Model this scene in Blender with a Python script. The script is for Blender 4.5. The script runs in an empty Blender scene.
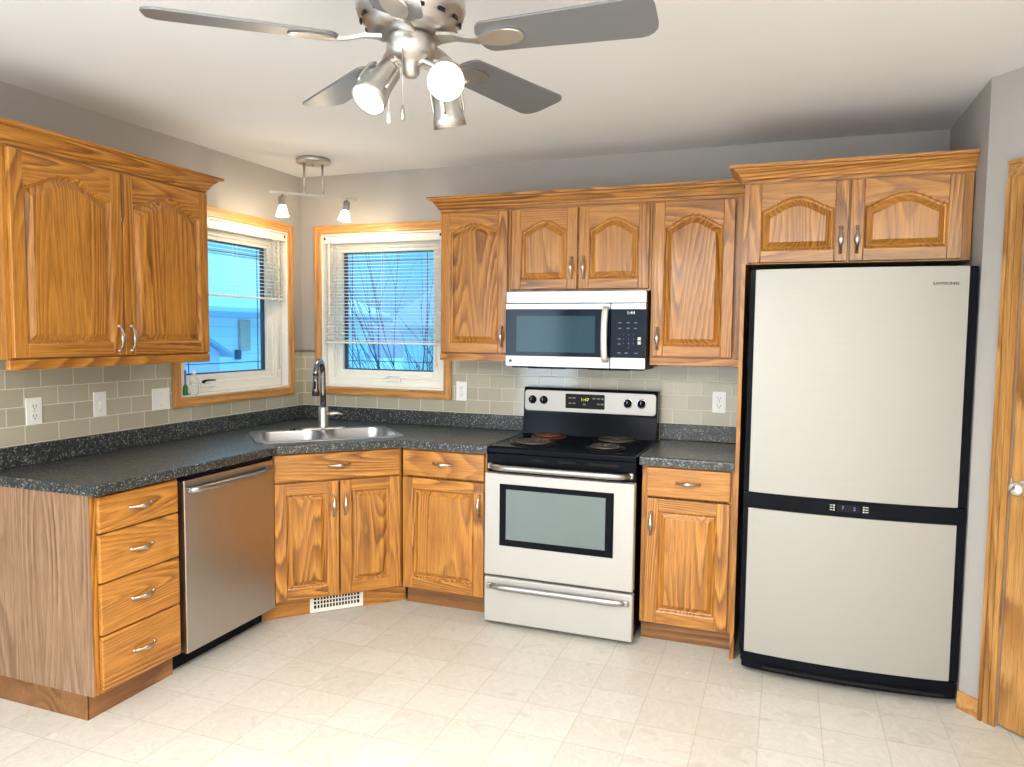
import bpy, bmesh, math, random
from mathutils import Vector, Matrix
random.seed(7)
S = bpy.context.scene
COL = S.collection
PI = math.pi

# ------------------------------------------------------------------ camera
cam_d = bpy.data.cameras.new('camera'); cam = bpy.data.objects.new('camera', cam_d); COL.objects.link(cam)
cam_d.sensor_fit = 'HORIZONTAL'; cam_d.sensor_width = 36; cam_d.lens = 739.88/1024*36
cam_d.clip_start = .02; cam_d.clip_end = 200
def cam_matrix(loc, yaw, pitch, roll):
    y, p, r = map(math.radians, (yaw, pitch, roll))
    fw = Vector((-math.sin(y)*math.cos(p), math.cos(y)*math.cos(p), math.sin(p)))
    rt = Vector((math.cos(y), math.sin(y), 0)); up = rt.cross(fw)
    r2 = rt*math.cos(r)+up*math.sin(r); u2 = -rt*math.sin(r)+up*math.cos(r)
    m = Matrix((r2, u2, -fw)).transposed().to_4x4(); m.translation = loc
    return m
cam.matrix_world = cam_matrix(Vector((3.0, -4.105, 1.495)), 20.301, -3.973, 0.583)
S.camera = cam
# ------------------------------------------------------------------ view
S.view_settings.view_transform = 'Standard'; S.view_settings.look = 'None'
S.view_settings.exposure = 0.50; S.view_settings.gamma = 1; S.view_settings.use_curve_mapping = False
# ------------------------------------------------------------------ world: clear blue dusk sky
W = bpy.data.worlds.new('sky'); S.world = W; W.use_nodes = True
wn = W.node_tree.nodes; wl = W.node_tree.links; wn.clear()
wo = wn.new('ShaderNodeOutputWorld'); bg = wn.new('ShaderNodeBackground'); tc = wn.new('ShaderNodeTexCoord')
sx = wn.new('ShaderNodeSeparateXYZ'); rp = wn.new('ShaderNodeValToRGB')
wl.new(tc.outputs['Generated'], sx.inputs[0]); wl.new(sx.outputs['Z'], rp.inputs[0])
wl.new(rp.outputs[0], bg.inputs[0]); wl.new(bg.outputs[0], wo.inputs[0])
e = rp.color_ramp.elements
e[0].position = 0.0; e[0].color = (.10, .26, .50, 1)
e[1].position = .75; e[1].color = (.22, .66, 1.0, 1)
for p_, c_ in ((.10, (.055, .33, .50, 1)), (.20, (.035, .36, .50, 1)), (.40, (.14, .60, 1.0, 1))):
    m_ = e.new(p_); m_.color = c_
bg.inputs[1].default_value = 1.7
# ------------------------------------------------------------------ large lights (patio daylight and an added overhead fill behind the camera)
def area(name, loc, target, sx_, sy_, power, color):
    l = bpy.data.lights.new(name, 'AREA'); l.shape = 'RECTANGLE'; l.size = sx_; l.size_y = sy_
    l.energy = power; l.color = color
    o = bpy.data.objects.new(name, l); COL.objects.link(o); o.location = loc
    d = Vector(target)-Vector(loc); o.rotation_euler = d.to_track_quat('-Z', 'Y').to_euler()
    return o
area('patio_daylight', (1.9, -6.9, 1.15), (1.9, 0, 1.45), 3.4, 2.1, 22, (.80, .90, 1.0))
area('side_window_daylight', (.08, -4.9, 1.25), (3, -4.4, 1.35), 2.0, 2.0, 85, (.62, .81, 1.0))
area('overhead_fill_light', (3.0, -4.9, 2.44), (3.0, -4.4, 0), 3.6, 2.4, 228, (1.0, .97, .93))  # added overhead fill that brightens the room, not an actual fixture

# ------------------------------------------------------------------ helpers
def srgb(r, g, b):
    f = lambda c: (c/255/12.92 if c/255 <= .04045 else ((c/255+.055)/1.055)**2.4)
    return (f(r), f(g), f(b), 1)

def new_mat(name):
    m = bpy.data.materials.new(name); m.use_nodes = True
    nt = m.node_tree; b = nt.nodes['Principled BSDF']
    return m, nt, b
def plain(name, col, rough=.5, metal=0, coat=0, emit=None, es=0, trans=0, ior=1.45, var=0.04, vs=8, spec=.5):
    m, nt, b = new_mat(name)
    n = nt.nodes.new('ShaderNodeTexNoise'); n.inputs['Scale'].default_value = vs; n.inputs['Detail'].default_value = 3
    t = nt.nodes.new('ShaderNodeTexCoord'); nt.links.new(t.outputs['Object'], n.inputs['Vector'])
    mx = nt.nodes.new('ShaderNodeMix'); mx.data_type = 'RGBA'
    c = col if len(col) == 4 else (*col, 1)
    mx.inputs['A'].default_value = tuple(v*(1-var) for v in c[:3])+(1,); mx.inputs['B'].default_value = tuple(min(1, v*(1+var)) for v in c[:3])+(1,)
    nt.links.new(n.outputs['Fac'], mx.inputs['Factor']); nt.links.new(mx.outputs['Result'], b.inputs['Base Color'])
    b.inputs['Roughness'].default_value = rough; b.inputs['Metallic'].default_value = metal
    b.inputs['Coat Weight'].default_value = coat; b.inputs['Coat Roughness'].default_value = .1
    b.inputs['Specular IOR Level'].default_value = spec
    b.inputs['Transmission Weight'].default_value = trans; b.inputs['IOR'].default_value = ior
    if emit: b.inputs['Emission Color'].default_value = emit; b.inputs['Emission Strength'].default_value = es
    return m
def math_n(nt, op, a, b=None, c=None):
    n = nt.nodes.new('ShaderNodeMath'); n.operation = op
    for i, v in enumerate((a, b, c)):
        if v is None: continue
        if isinstance(v, (int, float)): n.inputs[i].default_value = v
        else: nt.links.new(v, n.inputs[i])
    return n.outputs[0]
def ramp(nt, fac, stops):
    r = nt.nodes.new('ShaderNodeValToRGB'); el = r.color_ramp.elements
    el[0].position, el[0].color = stops[0][0], (*stops[0][1], 1); el[1].position, el[1].color = stops[-1][0], (*stops[-1][1], 1)
    for p, c in stops[1:-1]:
        x = el.new(p); x.color = (*c, 1)
    nt.links.new(fac, r.inputs[0]); return r.outputs[0]
def mixc(nt, fac, a, b, mode='MIX'):
    m = nt.nodes.new('ShaderNodeMix'); m.data_type = 'RGBA'; m.blend_type = mode
    for k, v in (('Factor', fac), ('A', a), ('B', b)):
        i = [s for s in m.inputs if s.name == k and (k == 'Factor' and s.type == 'VALUE' or k != 'Factor' and s.type == 'RGBA')][0]
        if isinstance(v, (int, float)): i.default_value = v
        elif isinstance(v, tuple): i.default_value = v if len(v) == 4 else (*v, 1)
        else: nt.links.new(v, i)
    return [s for s in m.outputs if s.type == 'RGBA'][0]
def comb(nt, x, y, z):
    n = nt.nodes.new('ShaderNodeCombineXYZ')
    for i, v in enumerate((x, y, z)):
        if isinstance(v, (int, float)): n.inputs[i].default_value = v
        else: nt.links.new(v, n.inputs[i])
    return n.outputs[0]
def noise(nt, vec, scale, detail=2, rough=.5, dist=0):
    n = nt.nodes.new('ShaderNodeTexNoise'); nt.links.new(vec, n.inputs['Vector'])
    n.inputs['Scale'].default_value = scale; n.inputs['Detail'].default_value = detail
    n.inputs['Roughness'].default_value = rough; n.inputs['Distortion'].default_value = dist
    return n.outputs['Fac']
def bump(nt, b, h, strength=.2, dist=.002):
    n = nt.nodes.new('ShaderNodeBump'); n.inputs['Strength'].default_value = strength; n.inputs['Distance'].default_value = dist
    nt.links.new(h, n.inputs['Height']); nt.links.new(n.outputs[0], b.inputs['Normal'])

def oak(name, dark, mid, light, K=26, rough=.34, coat=.25):
    m, nt, b = new_mat(name)
    t = nt.nodes.new('ShaderNodeTexCoord'); s = nt.nodes.new('ShaderNodeSeparateXYZ'); nt.links.new(t.outputs['Object'], s.inputs[0])
    ag = nt.nodes.new('ShaderNodeAttribute'); ag.attribute_name = 'gdir'
    asd = nt.nodes.new('ShaderNodeAttribute'); asd.attribute_name = 'seed'
    oi = nt.nodes.new('ShaderNodeObjectInfo')
    g, sd = ag.outputs['Fac'], asd.outputs['Fac']
    x, y, z = s.outputs
    lerp = lambda a, c: math_n(nt, 'ADD', a, math_n(nt, 'MULTIPLY', g, math_n(nt, 'SUBTRACT', c, a)))
    u, w = lerp(x, z), lerp(z, x)
    off = math_n(nt, 'ADD', math_n(nt, 'MULTIPLY', sd, 7.31), math_n(nt, 'MULTIPLY', oi.outputs['Random'], 23.0))
    uu = math_n(nt, 'ADD', u, off); yy = math_n(nt, 'ADD', y, math_n(nt, 'MULTIPLY', off, .37)); ww = math_n(nt, 'ADD', w, math_n(nt, 'MULTIPLY', off, .61))
    v1 = comb(nt, uu, yy, math_n(nt, 'MULTIPLY', ww, .085))
    n1 = noise(nt, v1, 5.5, .6, .4, .10)
    wob = noise(nt, comb(nt, math_n(nt, 'MULTIPLY', uu, 90), math_n(nt, 'MULTIPLY', yy, 90), math_n(nt, 'MULTIPLY', ww, 14)), 1, 2, .5)
    ring = math_n(nt, 'FRACT', math_n(nt, 'ADD', math_n(nt, 'MULTIPLY', n1, K), math_n(nt, 'MULTIPLY', wob, .35)))
    half = tuple(.55*a+.45*d for a, d in zip(mid, dark))
    c = ramp(nt, ring, [(0, tuple(.5*a+.5*b_ for a, b_ in zip(mid, light))), (.10, light), (.45, mid), (.72, half), (.88, tuple(.25*a+.75*d for a, d in zip(mid, dark))), (1, tuple(.5*a+.5*b_ for a, b_ in zip(mid, light)))])
    amt = ramp(nt, noise(nt, comb(nt, uu, yy, math_n(nt, 'MULTIPLY', ww, .25)), 7, 1), [(.34, (.18, .18, .18)), (.62, (.95, .95, .95))])
    c = mixc(nt, amt, tuple(.5*a+.5*d for a, d in zip(mid, light)), c)
    st = noise(nt, comb(nt, math_n(nt, 'MULTIPLY', uu, 75), math_n(nt, 'MULTIPLY', yy, 75), math_n(nt, 'MULTIPLY', ww, 2.2)), 1, 3, .6)
    c = mixc(nt, .6, c, ramp(nt, st, [(.28, (.68, .62, .52)), (.6, (1.04, 1.03, 1.0)), (.8, (1.12, 1.12, 1.1))]), 'MULTIPLY')
    po = noise(nt, comb(nt, math_n(nt, 'MULTIPLY', uu, 380), math_n(nt, 'MULTIPLY', yy, 380), math_n(nt, 'MULTIPLY', ww, 9)), 1, 1, .5)
    c = mixc(nt, .5, c, ramp(nt, po, [(.34, (.42, .32, .20)), (.50, (1, 1, 1))]), 'MULTIPLY')
    bt = noise(nt, comb(nt, math_n(nt, 'MULTIPLY', uu, 7), yy, math_n(nt, 'MULTIPLY', ww, .25)), 1.6, 1)
    c = mixc(nt, .6, c, ramp(nt, bt, [(.3, (.80, .76, .70)), (.7, (1.12, 1.12, 1.12))]), 'MULTIPLY')
    nt.links.new(c, b.inputs['Base Color'])
    b.inputs['Roughness'].default_value = rough; b.inputs['Coat Weight'].default_value = coat; b.inputs['Coat Roughness'].default_value = .18
    bump(nt, b, po, .08, .001)
    return m
OAK = oak('golden_oak', (.10, .027, .003), (.445, .172, .024), (.61, .290, .055))
OAKT = oak('honey_oak_trim', (.36, .15, .035), (.58, .28, .075), (.68, .38, .13), K=7)
OAKD = oak('pantry_oak', (.17, .06, .012), (.42, .20, .05), (.56, .31, .10), K=14)
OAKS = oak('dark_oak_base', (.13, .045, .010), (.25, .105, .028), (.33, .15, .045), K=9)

def steel(name, col, rough, metal=1.0, along='x'):
    m, nt, b = new_mat(name)
    t = nt.nodes.new('ShaderNodeTexCoord'); s = nt.nodes.new('ShaderNodeSeparateXYZ'); nt.links.new(t.outputs['Object'], s.inputs[0])
    x, y, z = s.outputs
    k = (4, 900) if along == 'x' else (900, 4)
    n = noise(nt, comb(nt, math_n(nt, 'MULTIPLY', x, k[0]), math_n(nt, 'MULTIPLY', y, k[0]), math_n(nt, 'MULTIPLY', z, k[1])), 1, 2)
    c = ramp(nt, n, [(.3, tuple(v*.97 for v in col)), (.7, tuple(min(1, v*1.03) for v in col))])
    nt.links.new(c, b.inputs['Base Color']); b.inputs['Metallic'].default_value = metal
    nt.links.new(math_n(nt, 'ADD', rough-.02, math_n(nt, 'MULTIPLY', n, .04)), b.inputs['Roughness'])
    return m
STEEL = steel('brushed_stainless', (.43, .42, .405), .32)
FRIDGE = steel('satin_steel', (.375, .362, .33), .46, .30)
RANGE = steel('range_steel', (.50, .485, .455), .44, .30)
DWST = steel('dishwasher_steel', (.52, .49, .45), .30, 1.0, 'z')
SINKST = steel('sink_steel', (.47, .47, .48), .30)
NICKEL = plain('brushed_nickel', (.58, .56, .53), .36, 1, var=.06, vs=40)
PEWTER = plain('antique_pewter', (.52, .46, .40), .30, 1, var=.12, vs=60)
CHROME = plain('polished_chrome', (.85, .85, .86), .08, 1)
FAUCET = plain('faucet_steel', (.27, .27, .275), .25, 1)
BLADE = plain('silver_grey_blade', (.20, .20, .205), .38, .35, var=.05, vs=3)
BLACK = plain('gloss_black', (.005, .006, .009), .14, spec=.07)
BLACKM = plain('satin_black', (.012, .012, .013), .4, spec=.2)
GLASSB = plain('dark_glass', (.005, .012, .026), .08, spec=.18)
OVENGL = plain('oven_window_glass', (.15, .19, .19), .10, spec=.5)
MWGL = plain('microwave_window_glass', (.020, .060, .085), .12, spec=.25)
WHITE = plain('white_plastic', (.82, .82, .80), .35)
VINYL = plain('white_vinyl', (.82, .80, .74), .38)
BLIND = plain('blind_slat_white', (.74, .72, .68), .45)
COIL = plain('coil_grey', (.10, .09, .085), .45, .6)
COILR = plain('coil_rust', (.16, .055, .04), .5, .4)
CHARC = plain('charcoal_panel', (.014, .014, .014), .35, spec=.08)
MARK = plain('pale_marking', (.62, .63, .62), .5)
DIMMARK = plain('dim_marking', (.16, .19, .20), .5)
GREYMARK = plain('grey_marking', (.16, .15, .14), .4, .5)
LEDG = plain('display_green', (.05, .05, .02), .5, emit=(.75, .85, .15, 1), es=1.0)
LEDW = plain('display_white', (.1, .1, .1), .5, emit=(.8, .88, 1, 1), es=1.0)
LEDB = plain('display_blue', (.03, .03, .1), .5, emit=(.25, .28, .95, 1), es=.8)
BULB = plain('lit_bulb', (1, .95, .85), .4, emit=(1, .93, .82, 1), es=14)
SHADE = plain('frosted_shade', (.9, .88, .84), .4, emit=(1, .96, .9, 1), es=.55)
CEIL = plain('ceiling_paint', (.78, .785, .79), .9, var=.02, vs=3)
PAINT = plain('warm_grey_paint', (.375, .355, .335), .75, var=.02, vs=2)
REAR = plain('pale_rear_paint', (.66, .62, .55), .8)
GREEN = plain('green_plastic', (.01, .13, .05), .3)
BLUE = plain('blue_plastic', (.06, .16, .5), .35)
CLEAR = plain('clear_plastic', (.92, .97, .96), .08, trans=.92, ior=1.25)
SNOW = plain('snow', (.75, .80, .85), .8, var=.06, vs=.6)
SIDINGV = plain('lilac_shed_siding', (.66, .60, .78), .7)
SHEDR = plain('shed_roof', (.35, .42, .55), .7)
BARK = plain('bare_bark', (.17, .15, .18), .8)
BROWN = plain('brown_lattice', (.72, .46, .38), .7, var=.3, vs=30)
DARKGREY = plain('dark_blue_grey', (.055, .075, .11), .5)

def pane_mat():
    m, nt, b = new_mat('window_glass')
    n = nt.nodes; n.remove(b); out = n['Material Output']
    tr = n.new('ShaderNodeBsdfTransparent'); gl = n.new('ShaderNodeBsdfGlossy'); gl.inputs['Roughness'].default_value = .02
    tr.inputs[0].default_value = (.95, .98, 1, 1)
    fr = n.new('ShaderNodeLayerWeight'); fr.inputs['Blend'].default_value = .5
    fac = math_n(nt, 'ADD', .03, math_n(nt, 'MULTIPLY', math_n(nt, 'POWER', fr.outputs['Facing'], 5.0), .5))
    mx = n.new('ShaderNodeMixShader'); nt.links.new(fac, mx.inputs[0]); nt.links.new(tr.outputs[0], mx.inputs[1]); nt.links.new(gl.outputs[0], mx.inputs[2])
    nt.links.new(mx.outputs[0], out.inputs[0]); return m
PANE = pane_mat()

def granite():
    m, nt, b = new_mat('speckled_laminate')
    t = nt.nodes.new('ShaderNodeTexCoord'); o = t.outputs['Object']
    def vor(scale):
        v = nt.nodes.new('ShaderNodeTexVoronoi'); v.inputs['Scale'].default_value = scale; nt.links.new(o, v.inputs['Vector'])
        s = nt.nodes.new('ShaderNodeSeparateColor'); nt.links.new(v.outputs['Color'], s.inputs[0]); return s.outputs
    a = vor(170); c2 = vor(260)
    c = ramp(nt, a[0], [(0, (.006, .010, .015)), (.40, (.014, .020, .026)), (.62, (.034, .044, .050)), (.82, (.075, .088, .088)), (.93, (.23, .225, .19)), (1, (.33, .31, .25))])
    c = mixc(nt, math_n(nt, 'GREATER_THAN', c2[1], .80), c, (.012, .014, .018, 1))
    nt.links.new(c, b.inputs['Base Color']); b.inputs['Roughness'].default_value = .34; b.inputs['Specular IOR Level'].default_value = .55
    b.inputs['Coat Weight'].default_value = .15; b.inputs['Coat Roughness'].default_value = .25
    return m
GRANITE = granite()

def tile():
    m, nt, b = new_mat('taupe_glass_subway_tile')
    t = nt.nodes.new('ShaderNodeTexCoord'); s = nt.nodes.new('ShaderNodeSeparateXYZ'); nt.links.new(t.outputs['Object'], s.inputs[0])
    v = comb(nt, math_n(nt, 'ADD', math_n(nt, 'ADD', s.outputs[0], s.outputs[1]), 10.02), math_n(nt, 'SUBTRACT', s.outputs[2], 1.004), 0)
    br = nt.nodes.new('ShaderNodeTexBrick'); nt.links.new(v, br.inputs['Vector'])
    br.inputs['Scale'].default_value = 1; br.inputs['Brick Width'].default_value = .1545; br.inputs['Row Height'].default_value = .0785
    br.inputs['Mortar Size'].default_value = .0022; br.inputs['Mortar Smooth'].default_value = .1; br.offset = .5; br.inputs['Bias'].default_value = 0
    br.inputs['Color1'].default_value = (.40, .375, .29, 1); br.inputs['Color2'].default_value = (.46, .43, .335, 1); br.inputs['Mortar'].default_value = (.66, .63, .53, 1)
    nt.links.new(br.outputs['Color'], b.inputs['Base Color'])
    nt.links.new(math_n(nt, 'ADD', .10, math_n(nt, 'MULTIPLY', br.outputs['Fac'], .5)), b.inputs['Roughness'])
    b.inputs['Coat Weight'].default_value = .12; b.inputs['Coat Roughness'].default_value = .08
    bump(nt, b, math_n(nt, 'SUBTRACT', 1, br.outputs['Fac']), .5, .002)
    return m
TILE = tile()

def vinyl_floor():
    m, nt, b = new_mat('cream_vinyl_tile')
    t = nt.nodes.new('ShaderNodeTexCoord'); o = t.outputs['Object']; s = nt.nodes.new('ShaderNodeSeparateXYZ'); nt.links.new(o, s.inputs[0])
    v = comb(nt, math_n(nt, 'ADD', s.outputs[0], 10-2.925+2.88), math_n(nt, 'ADD', s.outputs[1], 10.04), 0)
    br = nt.nodes.new('ShaderNodeTexBrick'); nt.links.new(v, br.inputs['Vector'])
    br.inputs['Scale'].default_value = 1; br.inputs['Brick Width'].default_value = .2225; br.inputs['Row Height'].default_value = .2225
    br.inputs['Mortar Size'].default_value = .0022; br.inputs['Mortar Smooth'].default_value = .3; br.offset = 0
    br.inputs['Color1'].default_value = (.60, .575, .515, 1); br.inputs['Color2'].default_value = (.65, .63, .575, 1); br.inputs['Mortar'].default_value = (.50, .47, .40, 1)
    wv = nt.nodes.new('ShaderNodeVectorMath'); wv.operation = 'MULTIPLY_ADD'
    cellv = nt.nodes.new('ShaderNodeVectorMath'); cellv.operation = 'SNAP'; nt.links.new(v, cellv.inputs[0]); cellv.inputs[1].default_value = (.2225, .2225, 1)
    nt.links.new(cellv.outputs[0], wv.inputs[0]); wv.inputs[1].default_value = (13.7, 7.9, 0); nt.links.new(v, wv.inputs[2])
    n = noise(nt, wv.outputs[0], 9, 6, .62, 1.4)
    c = mixc(nt, .8, br.outputs['Color'], ramp(nt, n, [(.3, (.78, .77, .74)), (.48, (1, 1, 1)), (.55, (.89, .88, .86)), (.72, (1.12, 1.12, 1.11))]), 'MULTIPLY')
    nt.links.new(c, b.inputs['Base Color']); b.inputs['Roughness'].default_value = .38
    bump(nt, b, br.outputs['Fac'], -.15, .002)
    return m
FLOOR = vinyl_floor()
def siding():
    m, nt, b = new_mat('pale_lap_siding')
    t = nt.nodes.new('ShaderNodeTexCoord'); s = nt.nodes.new('ShaderNodeSeparateXYZ'); nt.links.new(t.outputs['Object'], s.inputs[0])
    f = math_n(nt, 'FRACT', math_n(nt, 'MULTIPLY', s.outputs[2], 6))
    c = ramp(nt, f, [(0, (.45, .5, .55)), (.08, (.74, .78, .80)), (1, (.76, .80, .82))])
    nt.links.new(c, b.inputs['Base Color']); b.inputs['Roughness'].default_value = .6
    return m
SIDING = siding()

class MB:
    """collects pieces and links them as ONE mesh object"""
    def __init__(s): s.V = []; s.F = []; s.D = []
    def add(s, vs, fs, mi=0, g=0, seed=None, smooth=False):
        o = len(s.V); s.V += [tuple(v) for v in vs]
        if seed is None: seed = random.random()
        for f in fs: s.F.append([i+o for i in f]); s.D.append((mi, g, seed, smooth))
        return s
    def from_bm(s, bm, mi=0, g=0, seed=None, smooth=False):
        bm.verts.index_update(); vs = [v.co.copy() for v in bm.verts]; fs = [[v.index for v in f.verts] for f in bm.faces]
        bm.free(); return s.add(vs, fs, mi, g, seed, smooth)
    def box(s, a, b, bev=0, mi=0, g=0, seed=None, seg=2, M=None):
        bm = bmesh.new(); bmesh.ops.create_cube(bm, size=1)
        for v in bm.verts:
            v.co = Vector([(a[i]+b[i])/2+v.co[i]*(b[i]-a[i]) for i in range(3)])
        if bev: bmesh.ops.bevel(bm, geom=bm.edges[:], offset=bev, segments=seg, affect='EDGES', profile=.5, clamp_overlap=True)
        if M: bm.transform(M)
        return s.from_bm(bm, mi, g, seed, False)
    def prism(s, poly, lo, hi, axis='z', mi=0, g=0, seed=None, bev=0, smooth=False):
        P = {'z': lambda p, t: (p[0], p[1], t), 'y': lambda p, t: (p[0], t, p[1]), 'x': lambda p, t: (t, p[0], p[1])}[axis]
        bm = bmesh.new(); n = len(poly)
        A = [bm.verts.new(P(p, lo)) for p in poly]; B = [bm.verts.new(P(p, hi)) for p in poly]
        f1 = bm.faces.new(A); f2 = bm.faces.new(B)
        for i in range(n): bm.faces.new((A[i], A[(i+1) % n], B[(i+1) % n], B[i]))
        if bev: bmesh.ops.bevel(bm, geom=list(set(f1.edges[:]+f2.edges[:])), offset=bev, segments=2, affect='EDGES', profile=.5, clamp_overlap=True)
        bmesh.ops.recalc_face_normals(bm, faces=bm.faces[:])
        return s.from_bm(bm, mi, g, seed, smooth)
    def tube(s, path, rad, n=10, mi=0, flat=1.0, smooth=True, caps=True, upv=None):
        P = [Vector(p) for p in path]; R = rad if isinstance(rad, (list, tuple)) else [rad]*len(P)
        vs = []; fs = []; prev = None
        for i, p in enumerate(P):
            t = (P[min(i+1, len(P)-1)]-P[max(i-1, 0)]).normalized()
            if prev is None:
                a = Vector(upv) if upv else (Vector((0, 0, 1)) if abs(t.z) < .9 else Vector((1, 0, 0)))
            else: a = prev
            a = (a-t*a.dot(t)).normalized(); prev = a; b = t.cross(a)
            for k in range(n):
                th = 2*PI*k/n; vs.append(p+a*math.cos(th)*R[i]*flat+b*math.sin(th)*R[i])
        for i in range(len(P)-1):
            for k in range(n): fs.append((i*n+k, i*n+(k+1) % n, (i+1)*n+(k+1) % n, (i+1)*n+k))
        if caps: fs.append(tuple(range(n))[::-1]); fs.append(tuple((len(P)-1)*n+k for k in range(n)))
        return s.add(vs, fs, mi, 0, None, smooth)
    def lathe(s, prof, n=28, mi=0, M=None, smooth=True, caps=True):
        vs = []; fs = []
        for r, z in prof:
            for k in range(n):
                th = 2*PI*k/n; vs.append(Vector((max(r, 1e-4)*math.cos(th), max(r, 1e-4)*math.sin(th), z)))
        if M: vs = [M @ v for v in vs]
        for i in range(len(prof)-1):
            for k in range(n): fs.append((i*n+k, i*n+(k+1) % n, (i+1)*n+(k+1) % n, (i+1)*n+k))
        if caps: fs.append(tuple(range(n))[::-1]); fs.append(tuple((len(prof)-1)*n+k for k in range(n)))
        return s.add(vs, fs, mi, 0, None, smooth)
    def loft(s, loops, mi=0, g=0, seed=None, cap0=False, cap1=False, smooth=False, closed=True):
        n = len(loops[0]); vs = [v for l in loops for v in l]; fs = []
        for i in range(len(loops)-1):
            for k in range(n if closed else n-1): fs.append((i*n+k, i*n+(k+1) % n, (i+1)*n+(k+1) % n, (i+1)*n+k))
        if cap0: fs.append(tuple(range(n))[::-1])
        if cap1: fs.append(tuple((len(loops)-1)*n+k for k in range(n)))
        return s.add(vs, fs, mi, g, seed, smooth)
    def build(s, name, mats, parent=None, loc=None, rot=None, norm=True):
        me = bpy.data.meshes.new(name); me.from_pydata(s.V, [], s.F)
        for m in (mats if isinstance(mats, (list, tuple)) else [mats]): me.materials.append(m)
        me.polygons.foreach_set('material_index', [d[0] for d in s.D])
        me.polygons.foreach_set('use_smooth', [d[3] for d in s.D])
        a = me.attributes.new('gdir', 'FLOAT', 'FACE'); a.data.foreach_set('value', [float(d[1]) for d in s.D])
        a = me.attributes.new('seed', 'FLOAT', 'FACE'); a.data.foreach_set('value', [float(d[2]) for d in s.D])
        if norm:
            bm = bmesh.new(); bm.from_mesh(me); bmesh.ops.recalc_face_normals(bm, faces=bm.faces[:]); bm.to_mesh(me); bm.free()
        me.update()
        o = bpy.data.objects.new(name, me); COL.objects.link(o)
        if parent: o.parent = parent
        if loc: o.location = loc
        if rot: o.rotation_euler = rot
        return o
def tag(o, label, cat, group=None):
    o['label'] = label; o['category'] = cat
    if group: o['group'] = group
    return o
def thing(name, label, cat, loc=(0, 0, 0), rz=0, group=None):
    o = bpy.data.objects.new(name, None); COL.objects.link(o); o.empty_display_size = .05
    o.location = loc; o.rotation_euler = (0, 0, rz); return tag(o, label, cat, group)
def struct(o): o['kind'] = 'structure'; return o
def text(name, body, size, mat, parent, loc, rot=(PI/2, 0, 0), align='CENTER', sx=1, ext=.0004):
    c = bpy.data.curves.new('t', 'FONT'); c.body = body; c.size = size; c.align_x = align; c.align_y = 'CENTER'; c.extrude = ext
    t = bpy.data.objects.new('t', c); COL.objects.link(t); bpy.context.view_layer.update()
    me = bpy.data.meshes.new_from_object(t.evaluated_get(bpy.context.evaluated_depsgraph_get()))
    bpy.data.objects.remove(t); me.materials.clear(); me.materials.append(mat)
    o = bpy.data.objects.new(name, me); COL.objects.link(o); o.parent = parent; o.location = loc; o.rotation_euler = rot; o.scale = (sx, 1, 1)
    return o
def rrect(cx, cy, w, h, r, n=6):
    P = []
    for (sx_, sy_, a0) in ((1, -1, -90), (1, 1, 0), (-1, 1, 90), (-1, -1, 180)):
        for k in range(n+1):
            a = math.radians(a0+90*k/n); P.append((cx+sx_*(w/2-r)+r*math.cos(a), cy+sy_*(h/2-r)+r*math.sin(a)))
    return P
def align_z(loc, d):
    q = Vector(d).normalized().to_track_quat('Z', 'Y'); return Matrix.Translation(loc) @ q.to_matrix().to_4x4()

# ------------------------------------------------------------------ room shell
H = 2.482
TH = .16
# window openings (outer trim limits) y for the left wall, x for the back wall
WZ0, WZ1 = 1.132, 2.108
LY0, LY1 = -1.062, -.158         # left window opening
BX0, BX1 = .165, 1.040           # back window opening
f = MB().box((-.16, -7.16, -.2), (6.16, .16, 0)); struct(f.build('floor', FLOOR))
c = MB().box((-.16, -7.16, H), (6.16, .16, H+.15)); struct(c.build('ceiling', CEIL))
w = MB(); w.box((-TH, -7.0, 0), (0, LY0, H)); w.box((-TH, LY1, 0), (0, 0, H)); w.box((-TH, LY0, 0), (0, LY1, WZ0)); w.box((-TH, LY0, WZ1), (0, LY1, H))
struct(w.build('wall_left', PAINT))
w = MB(); w.box((-TH, 0, 0), (BX0, TH, H)); w.box((BX1, 0, 0), (6.16, TH, H)); w.box((BX0, 0, 0), (BX1, TH, WZ0)); w.box((BX0, 0, WZ1), (BX1, TH, H))
struct(w.build('wall_back', PAINT))
# alcove stub to the right of the refrigerator and the angled pantry wall with its door opening
RX, RY = 3.700, -.760
DX, DY = .665, -.747             # direction along the angled wall
D0, D1 = .155, .915              # door opening along the wall
def ang(t, n=0): return (RX+DX*t-DY*n, RY+DY*t+DX*n)   # n > 0 goes behind the wall
def wallquad(t0, t1, z0, z1, n0, n1, mb, **k):
    mb.prism([ang(t0, n0), ang(t1, n0), ang(t1, n1), ang(t0, n1)], z0, z1, **k)
w = MB(); w.prism([(RX, 0), (RX, RY), ang(.0, .0), ang(.02, .12), (RX+.12, 0)], 0, H)
struct(w.build('wall_right', PAINT))
w = MB(); wallquad(.0, D0, 0, H, 0, .12, w); wallquad(D1, 1.5, 0, H, 0, .12, w); wallquad(D0, D1, 2.085, H, 0, .12, w)
struct(w.build('wall_pantry', PAINT))
e_ = ang(1.5)
w = MB().box((e_[0], -7.0, 0), (e_[0]+.12, e_[1]+.05, H)); struct(w.build('wall_far_right', REAR))
w = MB().box((-.16, -7.16, 0), (6.16, -7.0, H)); struct(w.build('wall_rear', REAR))
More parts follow.
